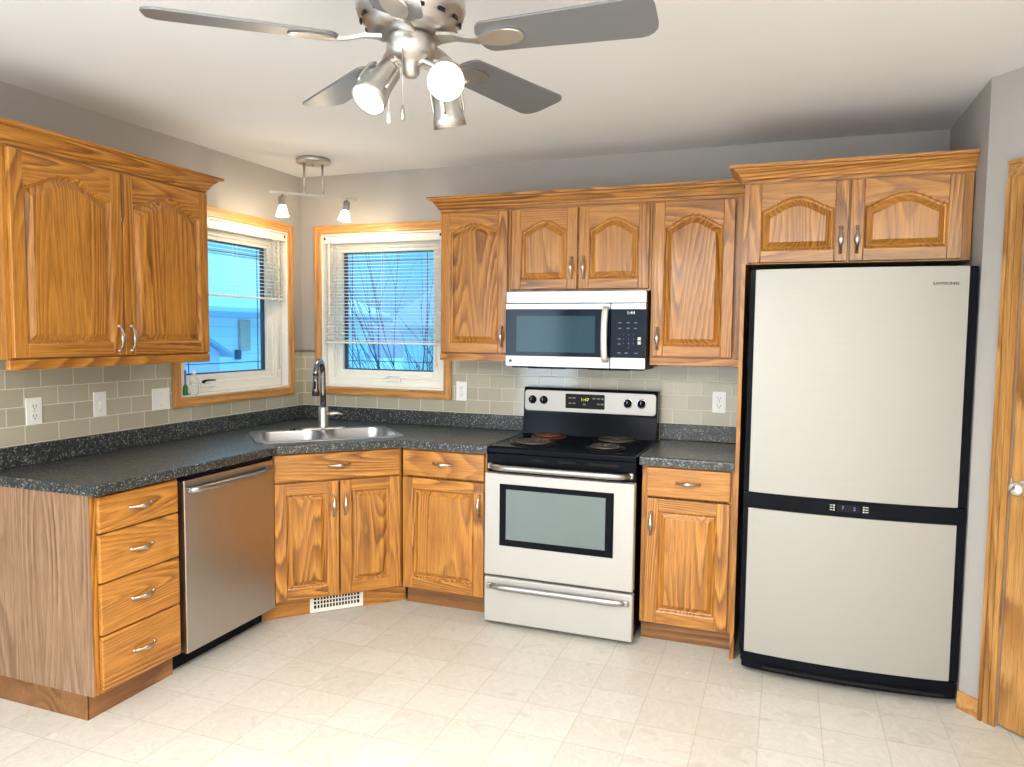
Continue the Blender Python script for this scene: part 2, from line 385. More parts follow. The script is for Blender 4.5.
# baseboard on the angled wall, door casing, door
b = MB(); wallquad(0, .0925, 0, .072, -.012, 0, b, g=1); struct(b.build('baseboard_right', OAKT))
k = MB()
CW = .062
for t0, t1 in ((D0-CW, D0), (D1, D1+CW)):
    wallquad(t0, t1, 0, 2.085, -.012, 0, k); wallquad(t0, t0+.014, 0, 2.085, -.020, -.012, k); wallquad(t0+.022, t0+.040, 0, 2.085, -.017, -.012, k)
wallquad(D0-CW, D1+CW, 2.085, 2.085+CW, -.012, 0, k, g=1); wallquad(D0-CW, D1+CW, 2.085+CW-.014, 2.085+CW, -.020, -.012, k, g=1)
struct(k.build('trim_3', OAKD))
dr = bpy.data.objects.new('door_1', None); COL.objects.link(dr); struct(dr)
dr.location = (*ang(D0), 0); dr.rotation_euler = (0, 0, math.atan2(DY, DX))
dw = D1-D0
# --- raised-panel door / drawer builders (local: x right, z up, front at -y)
def arch_f(u): return max(0.0, math.sin(PI*u))**1.35
def loop_pts(x0, x1, z0, z1, rise, y, n=18):
    P = [Vector((x0, y, z0)), Vector((x1, y, z0))]
    for i in range(n+1):
        u = i/n; P.append(Vector((x1+(x0-x1)*u, y, z1+rise*arch_f(u))))
    return P
def panel_door(name, w, h, parent, x=0, y=0, z=0, rise=0.0, st=.058, tr=None, mat=None, t=.02, label=None):
    """frame of stiles and rails around a raised panel; front at y-t"""
    mb = MB(); F = -t; tr = tr or st
    top = h-tr-rise
    sd = [random.random() for _ in range(5)]
    mb.box((0, F, 0), (st, 0, h), .003, g=0, seed=sd[0]); mb.box((w-st, F, 0), (w, 0, h), .003, g=0, seed=sd[1])
    mb.box((st, F, 0), (w-st, 0, st), .003, g=1, seed=sd[2])
    n = 18; poly = [(st, h), (w-st, h)] + [(w-st+(2*st-w)*i/n, top+rise*arch_f(i/n)) for i in range(n+1)]
    mb.prism(poly, F, 0, 'y', g=1, seed=sd[3], bev=.002)
    x0, x1, z0, z1 = st, w-st, st, top
    def L(d, y_): return loop_pts(x0+d, x1-d, z0+d, z1-d, rise*(1-.25*d/.05), y_)
    mb.loft([L(-.001, F+.001), L(.004, F+.004), L(.008, F+.012), L(.013, F+.014)], g=0, seed=sd[2], smooth=False)
    mb.loft([L(.013, F+.014), L(.016, F+.013), L(.032, F+.003), L(.036, F+.0005)], g=0, seed=sd[4])
    C = L(.036, F+.0005); mb.add(C, [tuple(range(len(C)))], g=0, seed=sd[4])
    o = mb.build(name, mat or OAK, parent, (x, y, z))
    if label: o['label'] = label
    return o
def slab(name, w, h, parent, x, y, z, mat=None, t=.02):
    mb = MB(); mb.box((0, -t, 0), (w, 0, h), .006, g=1, seg=3)
    return mb.build(name, mat or OAK, parent, (x, y, z))
def pull(parent, x, y, z, vert=False, L=.104, mat=None):
    """bow pull with a leaf-shaped grip; on the face at y"""
    mb = MB(); pts = []; rad = []
    N = 16
    for i in range(N+1):
        u = i/N; a = (u-.5)*L; d = -.006-.020*math.sin(PI*u)**.8
        pts.append((0, d, a) if vert else (a, d, 0)); rad.append(.0050+.0068*math.exp(-((u-.5)/.2)**2))
    mb.tube(pts, rad, 10, flat=.62, upv=(0, -1, 0))
    for sg in (-1, 1):
        c = Vector((0, 0, sg*L*.5)) if vert else Vector((sg*L*.5, 0, 0))
        mb.lathe([(.0085, 0), (.0085, .003), (.006, .006), (.0035, .010)], 12, M=align_z(c, (0, -1, 0)))
    return mb.build('handle', mat or PEWTER, parent, (x, y, z))
def crown(parts, name, label, parent=None, z0=2.159, h=.075, out=.062, mat=None, loc=None, rz=0, cat='moulding'):
    """crown profile swept along an open path of (x, y) points; mitred; outward = right side of travel"""
    prof = [(0, 0), (.006, 0), (.006, .012), (.014, .018), (.016, .024), (.030, .044), (.042, .054), (.044, .060), (out, .062), (out, h), (0, h)]
    P = [Vector(p) for p in parts]; mb = MB(); loops = []
    for i, p in enumerate(P):
        dirs = []
        if i > 0: dirs.append((P[i]-P[i-1]).normalized())
        if i < len(P)-1: dirs.append((P[i+1]-P[i]).normalized())
        nn = [Vector((d.y, -d.x)) for d in dirs]
        m = sum(nn, Vector((0, 0))).normalized(); m = m/ m.dot(nn[0])
        loops.append([Vector((p.x+m.x*a, p.y+m.y*a, z0+b)) for a, b in prof])
    for i in range(len(loops)-1):
        d = (P[i+1]-P[i]); mb.loft([loops[i], loops[i+1]], g=1 if abs(d.x) >= abs(d.y) else 0, cap0=i == 0, cap1=i == len(loops)-2)
    o = mb.build(name, mat or OAK, parent, loc, (0, 0, rz))
    return o

# pantry door
st = .105
p = MB(); sd = [random.random() for _ in range(6)]
DT = .035
p.box((.003, .004, .012), (st, .004+DT, 2.08), .002, seed=sd[0]); p.box((dw-st, .004, .012), (dw-.003, .004+DT, 2.08), .002, seed=sd[1])
for (z0, z1) in ((.012, .235), (.96, 1.08), (1.955, 2.08)): p.box((st, .004, z0), (dw-st, .004+DT, z1), .002, g=1)
for (z0, z1) in ((.235, .96), (1.08, 1.955)):
    def LL(d, y_): return [Vector((st+d, y_, z0+d)), Vector((dw-st-d, y_, z0+d)), Vector((dw-st-d, y_, z1-d)), Vector((st+d, y_, z1-d))]
    p.loft([LL(-.001, .005), LL(.006, .008), LL(.010, .016), LL(.016, .016), LL(.055, .008)], cap1=True)
p.build('door_panel', OAKD, dr)
kn = MB(); kn.lathe([(.031, 0), (.031, .003), (.026, .007), (.012, .010), (.011, .028), (.018, .034), (.026, .042), (.0285, .052), (.026, .060), (.016, .067), (0, .069)], 28, M=align_z((.058, .004, .940), (0, -1, 0)))
kn.build('knob', CHROME, dr)
lt = MB().box((.0005, -.004, .910), (.010, .006, .970), .001); lt.build('latch_plate', CHROME, dr)

# ------------------------------------------------------------------ windows
def window(name, w, loc, rz, hinge_left, crank_x, crank_mat):
    """local: x right 0..w, z from WZ0, room side at -y, wall from y=0 to TH"""
    root = bpy.data.objects.new(name, None); COL.objects.link(root); struct(root); root.location = loc; root.rotation_euler = (0, 0, rz)
    h = WZ1-WZ0; c = .055
    def ring(mb, x0, x1, z0, z1, t, ya, yb, mi=0, gv=0, bev=.002):
        mb.box((x0, ya, z0), (x0+t, yb, z1), bev, mi, 0); mb.box((x1-t, ya, z0), (x1, yb, z1), bev, mi, 0)
        mb.box((x0+t, ya, z0), (x1-t, yb, z0+t), bev, mi, 1); mb.box((x0+t, ya, z1-t), (x1-t, yb, z1), bev, mi, 1)
    cs = MB(); ring(cs, -c, w+c, -c, h+c, c, -.018, 0); ring(cs, -c+.008, w+c-.008, -c+.008, h+c-.008, .012, -.022, -.017); ring(cs, -.016, w+.016, -.016, h+.016, .012, -.021, -.017)
    cs.build('casing', OAKT, root)
    jb = MB(); ring(jb, 0, w, 0, h, .010, -.012, .035, bev=.001); jb.build('jamb', VINYL, root)
    fr = MB(); ring(fr, .010, w-.010, .010, h-.010, .048, .035, .14); ring(fr, .058, w-.058, .058, h-.058, .012, .05, .13); fr.build('window_frame', VINYL, root)
    sa = MB(); ring(sa, .066, w-.066, .066, h-.066, .042, .062, .11); sa.build('sash', VINYL, root)
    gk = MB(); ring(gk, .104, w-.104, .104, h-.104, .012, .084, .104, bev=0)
    gk.box((.110, .088, .110), (.128, .102, h-.110)) if hinge_left else gk.box((w-.128, .088, .110), (w-.110, .102, h-.110))  # extra dark strip on one side stands in for the shaded sash reveal
    gk.build('gasket_and_shade', DARKGREY, root)
    pn = MB().box((.110, .094, .110), (w-.110, .098, h-.110)); pn.build('pane', PANE, root)
    gr = MB(); i = .165
    for xx in (i, w-i): gr.box((xx-.0022, .090, .112), (xx+.0022, .0935, h-.112))
    for zz in (i, h-i): gr.box((.112, .090, zz-.0022), (w-.112, .0935, zz+.0022))
    gr.build('grille', DARKGREY, root)
    op = MB(); op.box((crank_x-.055, .018, .040), (crank_x+.055, .062, .060), .006); op.box((crank_x-.075, .030, .060), (crank_x+.075, .060, .066), .003)
    op.build('crank_housing', WHITE, root)
    cr = MB(); cr.tube([(crank_x-.035, .028, .066), (crank_x-.034, .020, .076), (crank_x-.005, .016, .079), (crank_x+.045, .016, .076)], [.008, .006, .005, .004], 8); cr.lathe([(.009, 0), (.010, .006), (.007, .012)], 12, M=Matrix.Translation((crank_x-.035, .026, .066)))
    cr.build('crank_handle', crank_mat, root)
    return root
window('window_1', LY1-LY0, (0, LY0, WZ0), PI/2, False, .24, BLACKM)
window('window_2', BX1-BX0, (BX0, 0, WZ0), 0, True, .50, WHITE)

def blind(label, w, drop, loc, rz, wand_x, cord_x, cord_len, wand_len):
    root = thing('venetian_blind', label, 'blind', loc, rz, None)
    x0, x1 = .014, w-.014
    hr = MB().box((x0, -.006, -.050), (x1, .030, -.012), .002); hr.box((x0, -.010, -.058), (x1, -.006, -.014), .001); hr.build('head_rail', BLIND, root)
    for xx in (x0+.004, x1-.018): MB().box((xx, -.0125, -.036), (xx+.014, -.0102, -.020), .001).build('bracket', BLACKM, root)
    sl = MB(); z = -.072; k = 0
    tilt = math.radians(12)
    while z > -drop+.02:
        n = 4; vs = []; fs = []
        for i in range(n+1):
            u = i/n-.5; yy = .010+u*.025*math.cos(tilt); zz = z+u*.025*math.sin(tilt)-.0018*(4*u*u)
            for xx in (x0+.006, x1-.006): vs += [(xx, yy, zz), (xx, yy, zz-.0006)]
        for i in range(n):
            a = i*4; b_ = a+4
            fs += [(a, a+2, b_+2, b_), (a+1, b_+1, b_+3, a+3), (a, b_, b_+1, a+1), (a+2, a+3, b_+3, b_+2)]
        sl.add(vs, fs); z -= .0215; k += 1
    sl.build('slats', BLIND, root)
    br = MB().box((x0+.004, -.002, -drop), (x1-.004, .024, -drop+.012), .002); br.build('bottom_rail', BLIND, root)
    for xx in (x0+.11, (x0+x1)/2, x1-.11):
        co = MB()
        for yy in (-.004, .0245): co.tube([(xx, yy, -.05), (xx, yy, -drop+.006)], .0008, 5)
        co.build('ladder_cord', BLIND, root)
    pc = MB(); pc.tube([(cord_x, -.016, -.05), (cord_x+.002, -.016, -cord_len)], .0013, 6); pc.tube([(cord_x+.008, -.016, -.05), (cord_x+.006, -.016, -cord_len)], .0013, 6)
    pc.lathe([(.003, 0), (.007, -.012), (.008, -.03), (.006, -.036)], 10, M=Matrix.Translation((cord_x+.004, -.016, -cord_len)))
    pc.build('pull_cord', BLIND, root)
    wd = MB().tube([(wand_x, -.018, -.055), (wand_x, -.018, -wand_len)], .0040, 6, smooth=False); wd.tube([(wand_x, -.018, -wand_len), (wand_x, -.018, -wand_len-.03)], [.0055, .0045], 8); wd.build('tilt_wand', BLIND, root)
    return root
blind('white mini blind half lowered in the window beside the two-door left wall cabinet', LY1-LY0, WZ1-1.680, (0, LY0, WZ1), PI/2, .07, LY1-LY0-.10, .86, .40)
blind('white mini blind lowered two thirds in the window behind the faucet', BX1-BX0, WZ1-1.411, (BX0, 0, WZ1), 0, .062, BX1-BX0-.055, .80, .50)

# bottles standing on the left window's sill
t = thing('soap_bottle', 'clear plastic bottle on the left window sill', 'bottle', (.012, -.968, WZ0+.0102))
MB().lathe([(.020, 0), (.023, .004), (.024, .06), (.020, .085), (.010, .098), (.009, .106)], 20).build('bottle_body', CLEAR, t)
MB().lathe([(.011, .1065), (.011, .122), (.006, .126), (.004, .138)], 16).build('cap', WHITE, t)
t = thing('slim_bottle', 'slim dark green item with blue upper end on the left window sill', 'bottle', (.012, -1.030, WZ0+.0102))
MB().lathe([(.013, 0), (.014, .004), (.012, .045), (.006, .058)], 16).build('green_base', GREEN, t)
MB().lathe([(.0045, .0583), (.0045, .12), (.006, .125), (.003, .135)], 12).build('blue_neck', BLUE, t)['label'] = 'slender blue upper part'

# ------------------------------------------------------------------ tile backsplash on the two walls
BT = .008
def tiles(nm, boxes, label):
    mb = MB()
    for a, b in boxes: mb.box(a, b)
    o = mb.build(nm, TILE); tag(o, label, 'backsplash'); return o
zt = 1.352; c5 = .056
tl = tiles('tile_backsplash', [((0.0005, -2.40, .90), (BT, LY0-c5, 1.40)), ((0.0005, LY0-c5, .90), (BT, LY1+c5, WZ0-c5)), ((0.0005, LY1+c5, .90), (BT, -BT, zt))], 'taupe glass subway tile backsplash on the wall behind the dishwasher counter')
tb = tiles('tile_backsplash', [((0.0005, -BT, .90), (BX0-c5, -.0005, zt)), ((BX0-c5, -BT, .90), (BX1+c5, -.0005, WZ0-c5)), ((BX1+c5, -BT, .90), (2.798, -.0005, 1.40))], 'taupe glass subway tile backsplash behind the range and below the microwave')
s_ = MB().box((BT+.0005, LY1+c5, zt), (BT+.0075, -BT-.008, zt+.014), .003); s_.box((.0005, LY1+c5, zt), (BT+.0005, -.0085, zt+.014)); s_.build('border_strip', plain('bronze_mosaic_strip', (.20, .17, .11), .3, var=.5, vs=120), tl)
s_ = MB().box((.010, -BT-.0075, zt), (BX0-c5, -BT-.0005, zt+.014), .003); s_.box((.0095, -BT-.0005, zt), (BX0-c5, -.0005, zt+.014)); s_.build('border_strip', bpy.data.materials['bronze_mosaic_strip'], tb)

# ------------------------------------------------------------------ outlets and plates
def plate(kind, name, label, loc, rz, w=.072, h=.116):
    r = thing(name, label, 'outlet' if kind == 'outlet' else ('switch' if kind == 'switch' else 'cover plate'), loc, rz)
    mb = MB().box((-w/2, -.006, -h/2), (w/2, 0, h/2), .0025); mb.build('cover', WHITE, r)
    if kind == 'outlet':
        for zc in (-.021, .021):
            q = MB().prism(rrect(0, zc, .034, .030, .010), -.0082, -.006, 'y'); fo = q.build('socket', WHITE, r)
            sl = MB(); sl.box((-.008, -.0087, zc-.003), (-.0055, -.0083, zc+.007)); sl.box((.0055, -.0087, zc-.003), (.008, -.0083, zc+.007)); sl.lathe([(.0028, 0), (.0028, .0004)], 10, M=align_z((0, -.0083, zc-.009), (0, -1, 0)))
            sl.build('slots', BLACKM, fo)
    elif kind == 'switch':
        q = MB().box((-.008, -.0085, -.016), (.008, -.006, .016), .001); q.build('switch_surround', WHITE, r)
        g_ = MB().box((-.004, -.015, -.002), (.004, -.0085, .010), .001); g_.build('toggle', WHITE, r)
    for zc in ((0,) if kind == 'outlet' else (-.030, .030)): MB().lathe([(.003, 0), (.0024, .0012)], 10, M=align_z((0, -.006, zc), (0, -1, 0))).build('screw', PEWTER, r)
    return r
plate('outlet', 'wall_outlet', 'white duplex outlet on tile below the left wall cabinet', (BT+.0002, -1.877, 1.139), PI/2)
plate('switch', 'light_switch', 'white toggle switch plate on tile below the left wall cabinet', (BT+.0002, -1.554, 1.141), PI/2, .068)
plate('blank', 'blank_cover_plate', 'blank square white cover plate on tile beside the left window', (BT+.0002, -1.195, 1.135), PI/2, .112, .112)
plate('outlet', 'wall_outlet', 'white duplex outlet on tile beside the window behind the faucet', (1.160, -BT-.0002, 1.134), 0)
plate('outlet', 'wall_outlet', 'white duplex outlet on tile between the range and the refrigerator', (2.672, -BT-.0002, 1.131), 0)

# ------------------------------------------------------------------ wall cabinets
UD = .331; UB = 1.334; UT = 2.159; BK = .0095
def wall_cabinet(label, w, loc, rz, z0, z1, doors, depth=UD, rail=True, rise=.055, tr=.060, y_back=-BK, pulls=None, dz0=None, dz1=None):
    r = thing('wall_cabinet', label, 'cabinet', loc, rz)
    face = -depth+.02; b0 = z0+(.040 if rail else 0)
    mb = MB(); mb.box((0, face+.019, b0), (w, y_back, z1), 0, g=0, seed=.3)
    # face frame
    mb.box((0, face, b0), (.038, face+.019, z1), .001, g=0); mb.box((w-.038, face, b0), (w, face+.019, z1), .001, g=0)
    mb.box((.038, face, b0), (w-.038, face+.019, b0+.036), 0, g=1); mb.box((.038, face, z1-.036), (w-.038, face+.019, z1), 0, g=1)
    mb.box((w/2-.02, face, b0+.036), (w/2+.02, face+.019, z1-.036), 0, g=0)
    mb.build('cabinet_box', OAK, r)
    if rail:
        lr = MB().box((0, face-.012, z0), (w, face+.012, b0), .004, g=1); lr.build('light_rail', OAK, r)
    dz0 = b0+.006 if dz0 is None else dz0; dz1 = z1-.010 if dz1 is None else dz1
    for i, (xa, xb, side, hz) in enumerate(doors):
        d = panel_door('door', xb-xa, dz1-dz0, r, xa, face-.0004, dz0, rise, .053, tr)
        hx = .028 if side < 0 else xb-xa-.028
        pull(d, hx, -.0203, hz-dz0, True)
    return r
wl_ = 2.196-1.185
cab_l = wall_cabinet('two-door oak wall cabinet on the wall left of the windows', wl_, (0, -2.196, 0), PI/2, UB, UT, [(.016, .500, 1, 1.452), (.507, wl_-.010, -1, 1.452)], rise=.068)
# middle run
X1, X2 = 1.583, 2.345
wall_cabinet('tall oak wall cabinet with one door between the back window and the microwave', X1-1.163-.001, (1.163, 0, 0), 0, UB, UT, [(.010, X1-1.163-.014, 1, 1.470)], rise=.042)
wall_cabinet('short two-door oak wall cabinet above the microwave', X2-X1-.002, (X1+.001, 0, 0), 0, 1.713, UT, [(.008, .374, 1, 1.835), (.384, X2-X1-.012, -1, 1.835)], rail=False, rise=.055, tr=.058, dz0=1.724)
wall_cabinet('tall oak wall cabinet with one door between the microwave and the refrigerator', 2.797-X2-.001, (X2+.001, 0, 0), 0, UB, UT, [(.012, .402, -1, 1.470)], rise=.062)
# crown mouldings
fy = .331-.02
o = crown([(0, -.0006), (0, -fy), (wl_, -fy), (wl_, -.0006)], 'crown_molding', '', z0=UT+.0005, loc=(0, -2.196, 0), rz=PI/2)
tag(o, 'oak crown moulding along the top of the left wall cabinet', 'moulding')
o = crown([(1.163, -.0006), (1.163, -fy), (2.799, -fy)], 'crown_molding', '', z0=UT+.0005)
tag(o, 'oak crown moulding along the wall cabinets above the microwave', 'moulding')
o = crown([(2.800, -.367), (2.800, -.580), (3.698, -.580)], 'crown_molding', '', z0=2.1675)
tag(o, 'oak crown moulding on top of the cabinet above the refrigerator', 'moulding')
wall_cabinet('short two-door oak cabinet above the refrigerator', .894, (2.801, 0, 0), 0, 1.809, 2.167, [(.022, .430, 1, 1.905), (.438, .858, -1, 1.905)], depth=.60, rail=False, rise=.058, tr=.055, dz0=1.814, dz1=2.158, y_back=-.002)
ep = MB().box((2.800, -.640, 0), (2.818, -.002, 1.8085), .001, g=0); o = ep.build('refrigerator_end_panel', OAK)
tag(o, 'tall narrow oak end panel between the range-side base cabinet and the refrigerator', 'panel')

# ------------------------------------------------------------------ base cabinets
CZ = .873; BD = .590
def base_box(r, w, left_end=False, right_end=False, toe=True):
    mb = MB(); face = -BD
    mb.box((0, face+.019, .10), (w, -.003, CZ), 0, g=0, seed=.2)
    mb.box((0, face, .10), (.030, face+.019, CZ), .001, g=0); mb.box((w-.030, face, .10), (w, face+.019, CZ), .001, g=0)
    mb.box((.030, face, .10), (w-.030, face+.019, .125), 0, g=1); mb.box((.030, face, CZ-.03), (w-.030, face+.019, CZ), 0, g=1)
    mb.build('cabinet_box', OAK, r)
    if toe:
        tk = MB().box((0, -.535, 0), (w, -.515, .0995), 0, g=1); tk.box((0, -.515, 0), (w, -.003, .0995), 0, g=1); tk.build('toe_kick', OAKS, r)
# drawer bank at the left end of the run (faces +x)
yl = -2.106
r = thing('drawer_cabinet', 'oak base cabinet with four drawers at the left end of the counter', 'cabinet', (0, yl, 0), PI/2)
wd_ = -1.690-yl
base_box(r, wd_, toe=False)
en = MB().box((-.006, -BD-.001, .10), (-.0003, -.003, CZ), .001, g=0); en.build('end_panel', oak('end_panel_daylit_oak', (.10, .045, .022), (.30, .175, .10), (.41, .26, .165), K=22, rough=.3, coat=.35), r)  # oak colour cooled to carry the bluish daylight falling on this end
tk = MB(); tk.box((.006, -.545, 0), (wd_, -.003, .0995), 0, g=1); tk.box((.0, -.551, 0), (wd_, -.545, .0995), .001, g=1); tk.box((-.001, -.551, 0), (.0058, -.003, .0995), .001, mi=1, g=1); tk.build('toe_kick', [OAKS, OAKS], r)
for (z0, z1) in ((.722, .862), (.531, .717), (.328, .526), (.106, .323)):
    d = slab('drawer', wd_-.030, z1-z0, r, .022, -BD-.0004, z0); pull(d, (wd_-.030)/2, -.0203, (z1-z0)/2+.004)
# dishwasher
dwx = .605
r = thing('dishwasher', 'stainless steel dishwasher beside the four-drawer cabinet', 'dishwasher', (0, -1.683, 0), PI/2)
mb = MB().box((.004, -.575, .10), (dwx-.004, -.003, .870)); mb.build('tub', BLACKM, r)
mb = MB().box((.004, -.53, .004), (dwx-.004, -.05, .0995), .003); mb.build('kick_plate', BLACK, r)
mb = MB().box((.010, -.618, .092), (dwx-.006, -.5755, .850), .004, seg=3); mb.build('door', DWST, r)
mb = MB().box((.010, -.612, .853), (dwx-.006, -.5755, .869), .002); mb.build('control_strip', BLACK, r)
h = MB(); pts = []; N = 14
for i in range(N+1):
    u = i/N; pts.append((.030+u*(dwx-.062), -.633-.030*math.sin(PI*u)**.55, .806))
h.tube(pts, .013, 12, flat=1.15)
for xx in (.034, dwx-.036): h.box((xx-.014, -.638, .794), (xx+.014, -.6182, .820), .004)
h.build('handle', STEEL, r)
# corner sink cabinet
PL = Vector((.590, -1.073)); PR = Vector((1.066, -.590)); dv = (PR-PL); SW = dv.length; th = math.atan2(dv.y, dv.x)
r = thing('corner_sink_cabinet', 'diagonal oak sink base cabinet with a false drawer and two doors', 'cabinet', (*PL, 0), th)
R_ = Matrix.Rotation(-th, 4, 'Z')
def loc2(x, y): v = R_ @ Vector((x-PL.x, y-PL.y, 0)); return (v.x, v.y)
mb = MB(); poly = [loc2(.003, -.003), loc2(.003, -1.073), (0, .0195), (SW, .0195), loc2(1.066, -.003)]
mb.prism(poly, .10, .70, g=0)
mb.box((0, 0, .10), (.026, .019, CZ), .001, g=0); mb.box((SW-.026, 0, .10), (SW, .019, CZ), .001, g=0); mb.box((.026, 0, .10), (SW-.026, .019, .125), 0, g=1)
mb.box((.026, 0, CZ-.022), (SW-.026, .019, CZ), 0, g=1); mb.box((.026, .002, .70), (SW-.026, .019, CZ-.022), 0, g=1)
mb.build('cabinet_box', OAK, r)
tk = MB().prism([(-.045, .056), (SW+.04, .056), (SW+.04, .076), (-.045, .076)], 0, .0995, g=1); tk.build('toe_kick', OAK, r)
d = slab('false_drawer_front', SW-.026, .140, r, .013, -.0004, .724); pull(d, (SW-.026)/2, -.0203, .074)
dwid = (SW-.026)/2-.004
d = panel_door('door', dwid, .606, r, .013, -.0004, .110); pull(d, dwid-.026, -.0203, .606-.128, True)
d = panel_door('door', dwid, .606, r, .013+dwid+.008, -.0004, .110); pull(d, .026, -.0203, .606-.128, True)
# floor register let into its toe kick
r = thing('vent_register', 'cream metal vent register in the toe kick under the sink cabinet', 'vent', (*PL, 0), th)
vx0, vx1 = .196, .478; yv = .0555
mb = MB(); z0, z1 = .004, .1035
mb.box((vx0, yv-.005, z0), (vx1, yv, z0+.020), .001); mb.box((vx0, yv-.005, z1-.016), (vx1, yv, z1), .001); mb.box((vx0, yv-.005, z0+.020), (vx0+.020, yv, z1-.016)); mb.box((vx1-.020, yv-.005, z0+.020), (vx1, yv, z1-.016))
mb.build('frame', VINYL, r)
mb = MB().box((vx0+.020, yv-.0008, z0+.020), (vx1-.020, yv-.0002, z1-.016)); mb.build('dark_duct', BLACKM, r)
mb = MB(); n = 15
for i in range(1, n): xx = vx0+.020+(vx1-vx0-.04)*i/n; mb.box((xx-.0028, yv-.0042, z0+.020), (xx+.0028, yv-.001, z1-.016))
for i in (1, 2): zz = z0+.020+(z1-z0-.036)*i/3; mb.box((vx0+.020, yv-.0046, zz-.0026), (vx1-.020, yv-.001, zz+.0026))
mb.build('grille', VINYL, r)
# base cabinets on the back wall
def base_cab(label, x0, w, hx_door, dx):
    r = thing('base_cabinet', label, 'cabinet', (x0, 0, 0)); base_box(r, w)
    d = slab('drawer', dx[1]-dx[0], .140, r, dx[0], -BD-.0004, .722); pull(d, (dx[1]-dx[0])/2, -.0203, .073)
    d = panel_door('door', dx[1]-dx[0], .604, r, dx[0], -BD-.0004, .108); pull(d, hx_door if hx_door > 0 else dx[1]-dx[0]+hx_door, -.0203, .604-.120, True)
    return r
base_cab('oak base cabinet with a drawer and a door between the sink cabinet and the range', 1.076, .492, -.026, (.008, .482))
base_cab('oak base cabinet with a drawer and a door between the range and the refrigerator', 2.372, .426, .026, (.024, .410))

# ------------------------------------------------------------------ countertops
def counter(name, label, poly, hole, lips, front_round):
    bm = bmesh.new(); ZT, ZB = .914, .8735
    def loop(P): 
        vs = [bm.verts.new((x, y, ZT)) for x, y in P]; return vs, [bm.edges.new((vs[i], vs[(i+1) % len(vs)])) for i in range(len(vs))]
    v1, e1 = loop(poly); ed = list(e1)
    if hole: v2, e2 = loop(hole); ed += e2
    bmesh.ops.triangle_fill(bm, edges=ed, use_beauty=True)
    top = bm.faces[:]
    ex = bmesh.ops.extrude_face_region(bm, geom=top)
    for v in [g for g in ex['geom'] if isinstance(g, bmesh.types.BMVert)]: v.co.z = ZB
    bmesh.ops.recalc_face_normals(bm, faces=bm.faces[:])
    be = [e for e in bm.edges if all(abs(v.co.z-ZT) < 1e-5 for v in e.verts) and any(abs(f.normal.z) < .5 for f in e.link_faces) and front_round(e)]
    bmesh.ops.bevel(bm, geom=be, offset=.009, segments=3, affect='EDGES', profile=.5, clamp_overlap=True)
    mb = MB().from_bm(bm); o = mb.build(name, GRANITE); tag(o, label, 'countertop')
    lm = MB()
    for a, b in lips: lm.box(a, b, .004, seg=2)
    lm.build('backsplash_lip', GRANITE, o); return o
CD = .632
SC = Vector((.600, -.610)); sr = Matrix.Rotation(PI/4, 4, 'Z')    # sink local x runs along the diagonal front
def sk(x, y): v = sr @ Vector((x, y, 0)); return (SC.x+v.x, SC.y+v.y)
hole = [sk(x, y) for x, y in rrect(0, 0, .740, .440, .05)]
ov = .034
cl = counter('countertop', 'dark speckled laminate countertop wrapping the corner around the sink', [(BT+.001, -2.118), (CD, -2.118), (CD, -1.078), (1.078, -CD), (1.581, -CD), (1.581, -BT-.001), (BT+.001, -BT-.001)], hole,
   [((BT+.001, -2.118, .9142), (BT+.020, -BT-.020, 1.003)), ((BT+.001, -BT-.0198, .9142), (1.581, -BT-.001, 1.003))], lambda e: all(v.co.x > .3 and v.co.y < -.3 and not any((Vector((v.co.x, v.co.y))-SC).length < .43 and (v.co.x-v.co.y) < 1.62 for v in [v]) for v in e.verts))
cr_ = counter('countertop', 'short dark speckled laminate countertop between the range and the refrigerator', [(2.364, -CD), (2.798, -CD), (2.798, -BT-.001), (2.364, -BT-.001)], None, [((2.364, -BT-.020, .9142), (2.798, -BT-.001, 1.003))], lambda e: all(v.co.y < -.3 for v in e.verts))
# ------------------------------------------------------------------ sink and faucet
r = thing('double_sink', 'stainless steel double-bowl corner sink set in the countertop', 'sink', (SC.x, SC.y, 0), PI/4)
bm = bmesh.new(); zr = .9185
outer = rrect(0, 0, .780, .490, .055, 8); bw = .352
bowls = [rrect(-.186, -.022, bw, .385, .085, 8), rrect(.186, -.022, bw, .385, .085, 8)]
ed = []
for P in [outer]+bowls:
    vs = [bm.verts.new((x, y, zr)) for x, y in P]; ed += [bm.edges.new((vs[i], vs[(i+1) % len(vs)])) for i in range(len(vs))]
bmesh.ops.triangle_fill(bm, edges=ed, use_beauty=True)
for f_ in bm.faces:
    if f_.normal.z < 0: f_.normal_flip()
mb = MB().from_bm(bm)
mb.loft([[Vector((x, y, zr)) for x, y in outer], [Vector((x*1.006, y*1.008, .9145)) for x, y in outer]])
mb.build('rim', SINKST, r, norm=False)
for cx_, P in ((-.186, bowls[0]), (.186, bowls[1])):
    L = []
    for k, z in ((1.0, zr), (.985, .905), (.96, .80), (.93, .752), (.86, .742), (.2, .739)):
        L.append([Vector((cx_+(x-cx_)*k, -.022+(y+.022)*k, z)) for x, y in P])
    b_ = MB().loft(L, smooth=True, cap1=True); bo = b_.build('bowl', SINKST, r, norm=False)
    dmb = MB().lathe([(.044, .7392), (.044, .743), (.036, .7435), (.030, .740), (.0, .740)], 24, M=Matrix.Translation((cx_, -.022, 0))); dmb.build('drain', PEWTER, bo)
mb = MB().lathe([(.016, 0), (.016, .006), (.010, .010)], 16, M=Matrix.Translation((-.15, .208, zr+.0002))); mb.build('hole_cap', BLACKM, r)
fp = sk(.024, .207)
FZ = zr+.0006
r = thing('kitchen_faucet', 'tall brushed metal pull-down gooseneck faucet behind the double sink', 'faucet', (fp[0], fp[1], 0))
